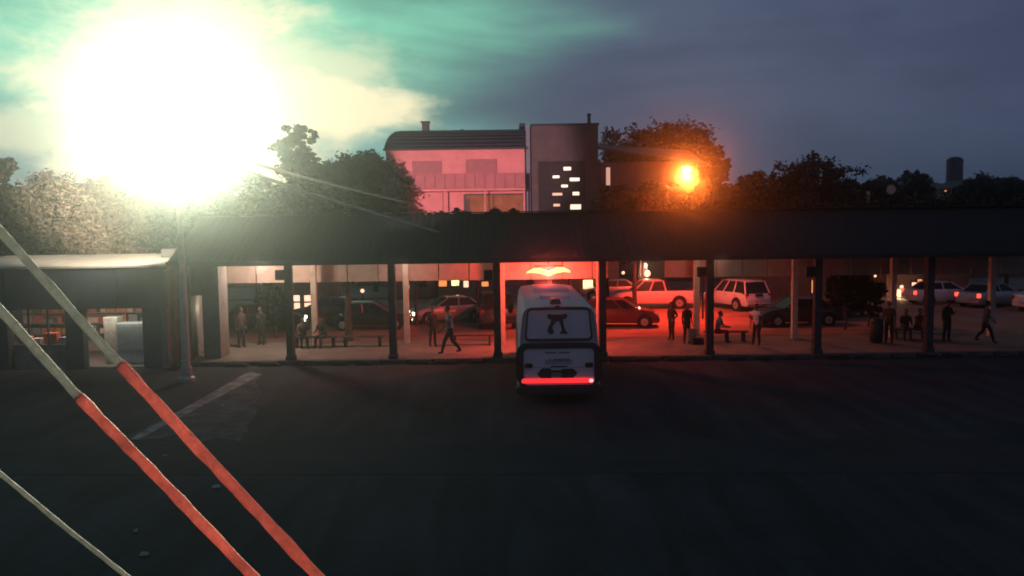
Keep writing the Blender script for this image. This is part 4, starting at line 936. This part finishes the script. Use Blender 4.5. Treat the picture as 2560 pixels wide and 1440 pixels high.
# domed tower and hills
tw2 = thing('domed_tower', 'dark round tower with a domed top on the right skyline', 'tower', (P(2386, 440, 150).x, 150, 0))
zt_ = P(2386, 392, 150).z; r_ = 20 * 150 / F
MB().lathe([(r_ * .95, 0), (r_ * .95, zt_ - r_ * .6 - .01)]).build('shaft', TWR, tw2, 0, 40); MB().lathe([(r_, zt_ - r_ * .6), (r_, zt_ - r_ * .5), (r_ * .8, zt_ - r_ * .2), (r_ * .4, zt_ - .02), (.02, zt_)]).build('dome', TILE, tw2, 0, 50)
HILL = mat('hill_scrub', (.022, .024, .022), .95, .5, .05, .3)
rn = random.Random(9); vs = []; fs = []; nx, ny = 90, 14
for j in range(ny):
    Yv = 130 + j * 22
    for i in range(nx):
        px = -900 + i * 50; X = (px - 1280) / F * Yv * 1.05
        base_py = 478 if px > 1500 else (455 if px < 950 else 520)
        hgt = (563 - base_py) / F * 240 + 5
        hgt += 2.2 * sin(px * .009) + 1.3 * sin(px * .023 + 1) + rn.uniform(-.35, .35)
        vs.append((X, Yv, (hgt * min(1, (j / 6.0)) ** .8 if j > 0 else -.2)))
for j in range(ny - 1):
    for i in range(nx - 1):
        a = j * nx + i; fs.append((a, a + 1, a + nx + 1, a + nx))
me = bpy.data.meshes.new('hills'); me.from_pydata(vs, [], fs); me.materials.append(HILL); me.shade_smooth()
o = bpy.data.objects.new('hills', me); COL.objects.link(o); tag(o, 'dark low hills behind the houses', kind='structure')
# scrub on the hills as one mass
lob = []
for i in range(120):
    px = rn.uniform(-300, 2900); Yv = rn.uniform(170, 230); base_py = 478 if px > 1500 else (455 if px < 950 else 520)
    lob.append(((px - 1280) / F * Yv * 1.02, Yv, (563 - base_py) / F * 240 * min(1, ((Yv - 130) / 132)) ** .8 + rn.uniform(2.5, 6.0), rn.uniform(1.8, 3.6)))
o = crown_mesh('hill_scrub', lob, 26000, .42, LEAF, None, 99); tag(o, 'dark scrub and distant trees along the hilltop', 'scrub', kind='stuff')
# small far features at right
FH = mat('far_house_wall', (.10, .08, .085), .9, .2, 1)
for px, py0, py1, w_, Y, m_, lab in ((2440, 452, 500, 60, 135, FH, 'dim far house at the right under the skyline trees'), (2535, 448, 500, 40, 128, mat('far_red_wall', (.16, .04, .03), .9), 'dim reddish far house at the right edge')):
    x_ = P(px, 480, Y).x; t = thing('far_house', lab, 'house', (x_, Y, 0)); hw_ = w_ * Y / F
    z1_ = P(px, py0, Y).z; MB().b2(-hw_, hw_, 0, 8, 0, z1_ - 1.2).build('wall', m_, t); MB().prism([(-hw_ - .3, z1_ - 1.198), (hw_ + .3, z1_ - 1.198), (0, z1_ + .4)], -.4, 8.4).build('roof', TILE, t)
x_ = P(2170, 490, 80); t = thing('pale_pillar', 'small pale pillar standing before the dark trees at the right', 'post', (x_.x, 80, 0)); MB().b2(-.12, .12, -.12, .12, 0, P(2170, 478, 80).z).build('shaft', POSTL, t)
x_ = P(2226, 474, 78); t = thing('satellite_dish', 'small pale satellite dish on a pole before the dark trees', 'satellite dish', (x_.x, 78, 0)); MB().lathe([(.02, .12), (.3, .06), (.45, -.04)], (0, -.1, x_.z), 14, 'Y').build('dish', POSTL, t); MB().tube([(0, 0, 0), (0, 0, x_.z)], .05).build('pole', DARK, t)
x_ = P(2364, 478, 76); t = thing('small_amber_lamp', 'tiny amber lamp on a pole below the domed tower', 'lamp', (x_.x, 76, 0)); MB().ball((0, 0, x_.z), .10).build('globe', LITO, t); MB().tube([(0, 0, 0), (0, 0, x_.z - .1)], .04).build('pole', DARK, t)

# ------------------------------------------------------------------ lens rays of the mast glare, modelled as thin tubes
STRK = mat('glare_streak_pale', (.85, .78, .68), .5, .1, 3, trans=.5)
for (a, b, lab) in (((452, 352, 28.9), (1010, 505, 35.0), 'upper modelled glare streak running from the floodlight mast to the canopy'), ((452, 372, 28.9), (1160, 598, 34.0), 'lower modelled glare streak running from the floodlight mast to the canopy')):
    p0, p1 = P(*a), P(*b); pts = []
    for k in range(15):
        q = k / 14; p = p0.lerp(p1, q); p.z -= .22 * 4 * q * (1 - q) * .5; pts.append(p)
    o = MB().tube(pts, [.085 - .004 * k for k in range(15)], 6).build('glare_streak', STRK, None, 0, 60); tag(o, lab, 'streak', 'glare rays from the mast')

# ------------------------------------------------------------------ foreground ropes
GRC = mat('grey_rope', (.46, .45, .43), .85, .3, 30, .5, trans=.36); RDC = mat('red_sleeve', (.72, .30, .27), .8, .45, 14, .7, trans=.42)
def rope(label, path, rads, split, Y0):
    t = thing('diagonal_rope', label, 'rope', (0, 0, 0)); rnd_ = random.Random(int(path[0][1]))
    def run(ia, ib, r, m, nm):
        pts, rs = [], []
        n_ = max(8, int((ib - ia) * 46))
        for k in range(n_ + 1):
            q = ia + (ib - ia) * k / n_
            s_ = q * (len(path) - 1); i_ = min(int(s_), len(path) - 2); f_ = s_ - i_
            px = path[i_][0] + (path[i_ + 1][0] - path[i_][0]) * f_; py = path[i_][1] + (path[i_ + 1][1] - path[i_][1]) * f_
            Y = Y0 + (px / 800) * -.25
            pts.append(P(px + rnd_.uniform(-1.2, 1.2), py, Y)); rs.append(r * rnd_.uniform(.90, 1.1) * Y / F)
        MB().tube(pts, rs, 12).build(nm, m, t, 0, 70)
    run(0, split, rads[0] * .9, GRC, 'bare_rope')
    if split < 1: run(split - .004, 1, rads[1] * .88, RDC, 'red_sleeve')
rope('nearer thick rope to the right, grey above and red sleeved below', [(-260, 290), (20, 600), (300, 910), (560, 1190), (830, 1480), (1080, 1760)], (12.5, 16.5), .405, 3.0)
rope('second thick rope left of the first, grey above and red sleeved below', [(-250, 480), (10, 785), (190, 985), (420, 1220), (660, 1470), (920, 1740)], (12, 15), .41, 3.0)
rope('thin plain grey rope across the lower left corner', [(-240, 980), (0, 1183), (170, 1325), (330, 1450), (560, 1640)], (6.5, 6), 1, 3.0)

# litter specks on the yard
LITT = mat('paper_litter', (.5, .5, .48), .9)
for i, (px, py, s_, lab) in enumerate(((541, 1219, .10, 'larger crumpled paper scrap near the right hand rope'), (556, 1015, .08, 'small paper scrap on the painted wedge of light'), (412, 1141, .06, 'flat paper scrap between the two thick ropes'), (362, 1388, .09, 'torn paper strip at the bottom left of the yard'), (340, 1330, .05, 'tiny paper scrap above the torn strip'))):
    p = G(px, py); mb = MB(); rn2 = random.Random(i)
    mb.loft([[(cos(a_) * s_ * rn2.uniform(.7, 1.2), sin(a_) * s_ * rn2.uniform(.5, .9), 0) for a_ in [k * pi / 4 for k in range(8)]], [(cos(a_) * s_ * rn2.uniform(.3, .8), sin(a_) * s_ * rn2.uniform(.3, .6), rn2.uniform(.02, .05)) for a_ in [k * pi / 4 for k in range(8)]]])
    o = mb.build('paper_scrap', LITT); o.location = (p.x, p.y, .015); tag(o, lab, 'litter', 'litter on the yard')

# ------------------------------------------------------------------ added haze for the lamp glare
hm = bpy.data.materials.new('glare_haze'); hm.use_nodes = True; t_ = hm.node_tree; t_.nodes.clear()
pv = t_.nodes.new('ShaderNodeVolumePrincipled'); ou = t_.nodes.new('ShaderNodeOutputMaterial'); t_.links.new(pv.outputs[0], ou.inputs['Volume'])
pv.inputs['Color'].default_value = (.93, .97, .97, 1); pv.inputs['Density'].default_value = .0009; pv.inputs['Anisotropy'].default_value = .984
o = MB().b2(-420, 420, -12, 520, -1.5, 34).build('added_haze', hm); tag(o, 'haze volume added to spread the lamp glare', kind='stuff')  # scattering volume added so the lamps bloom
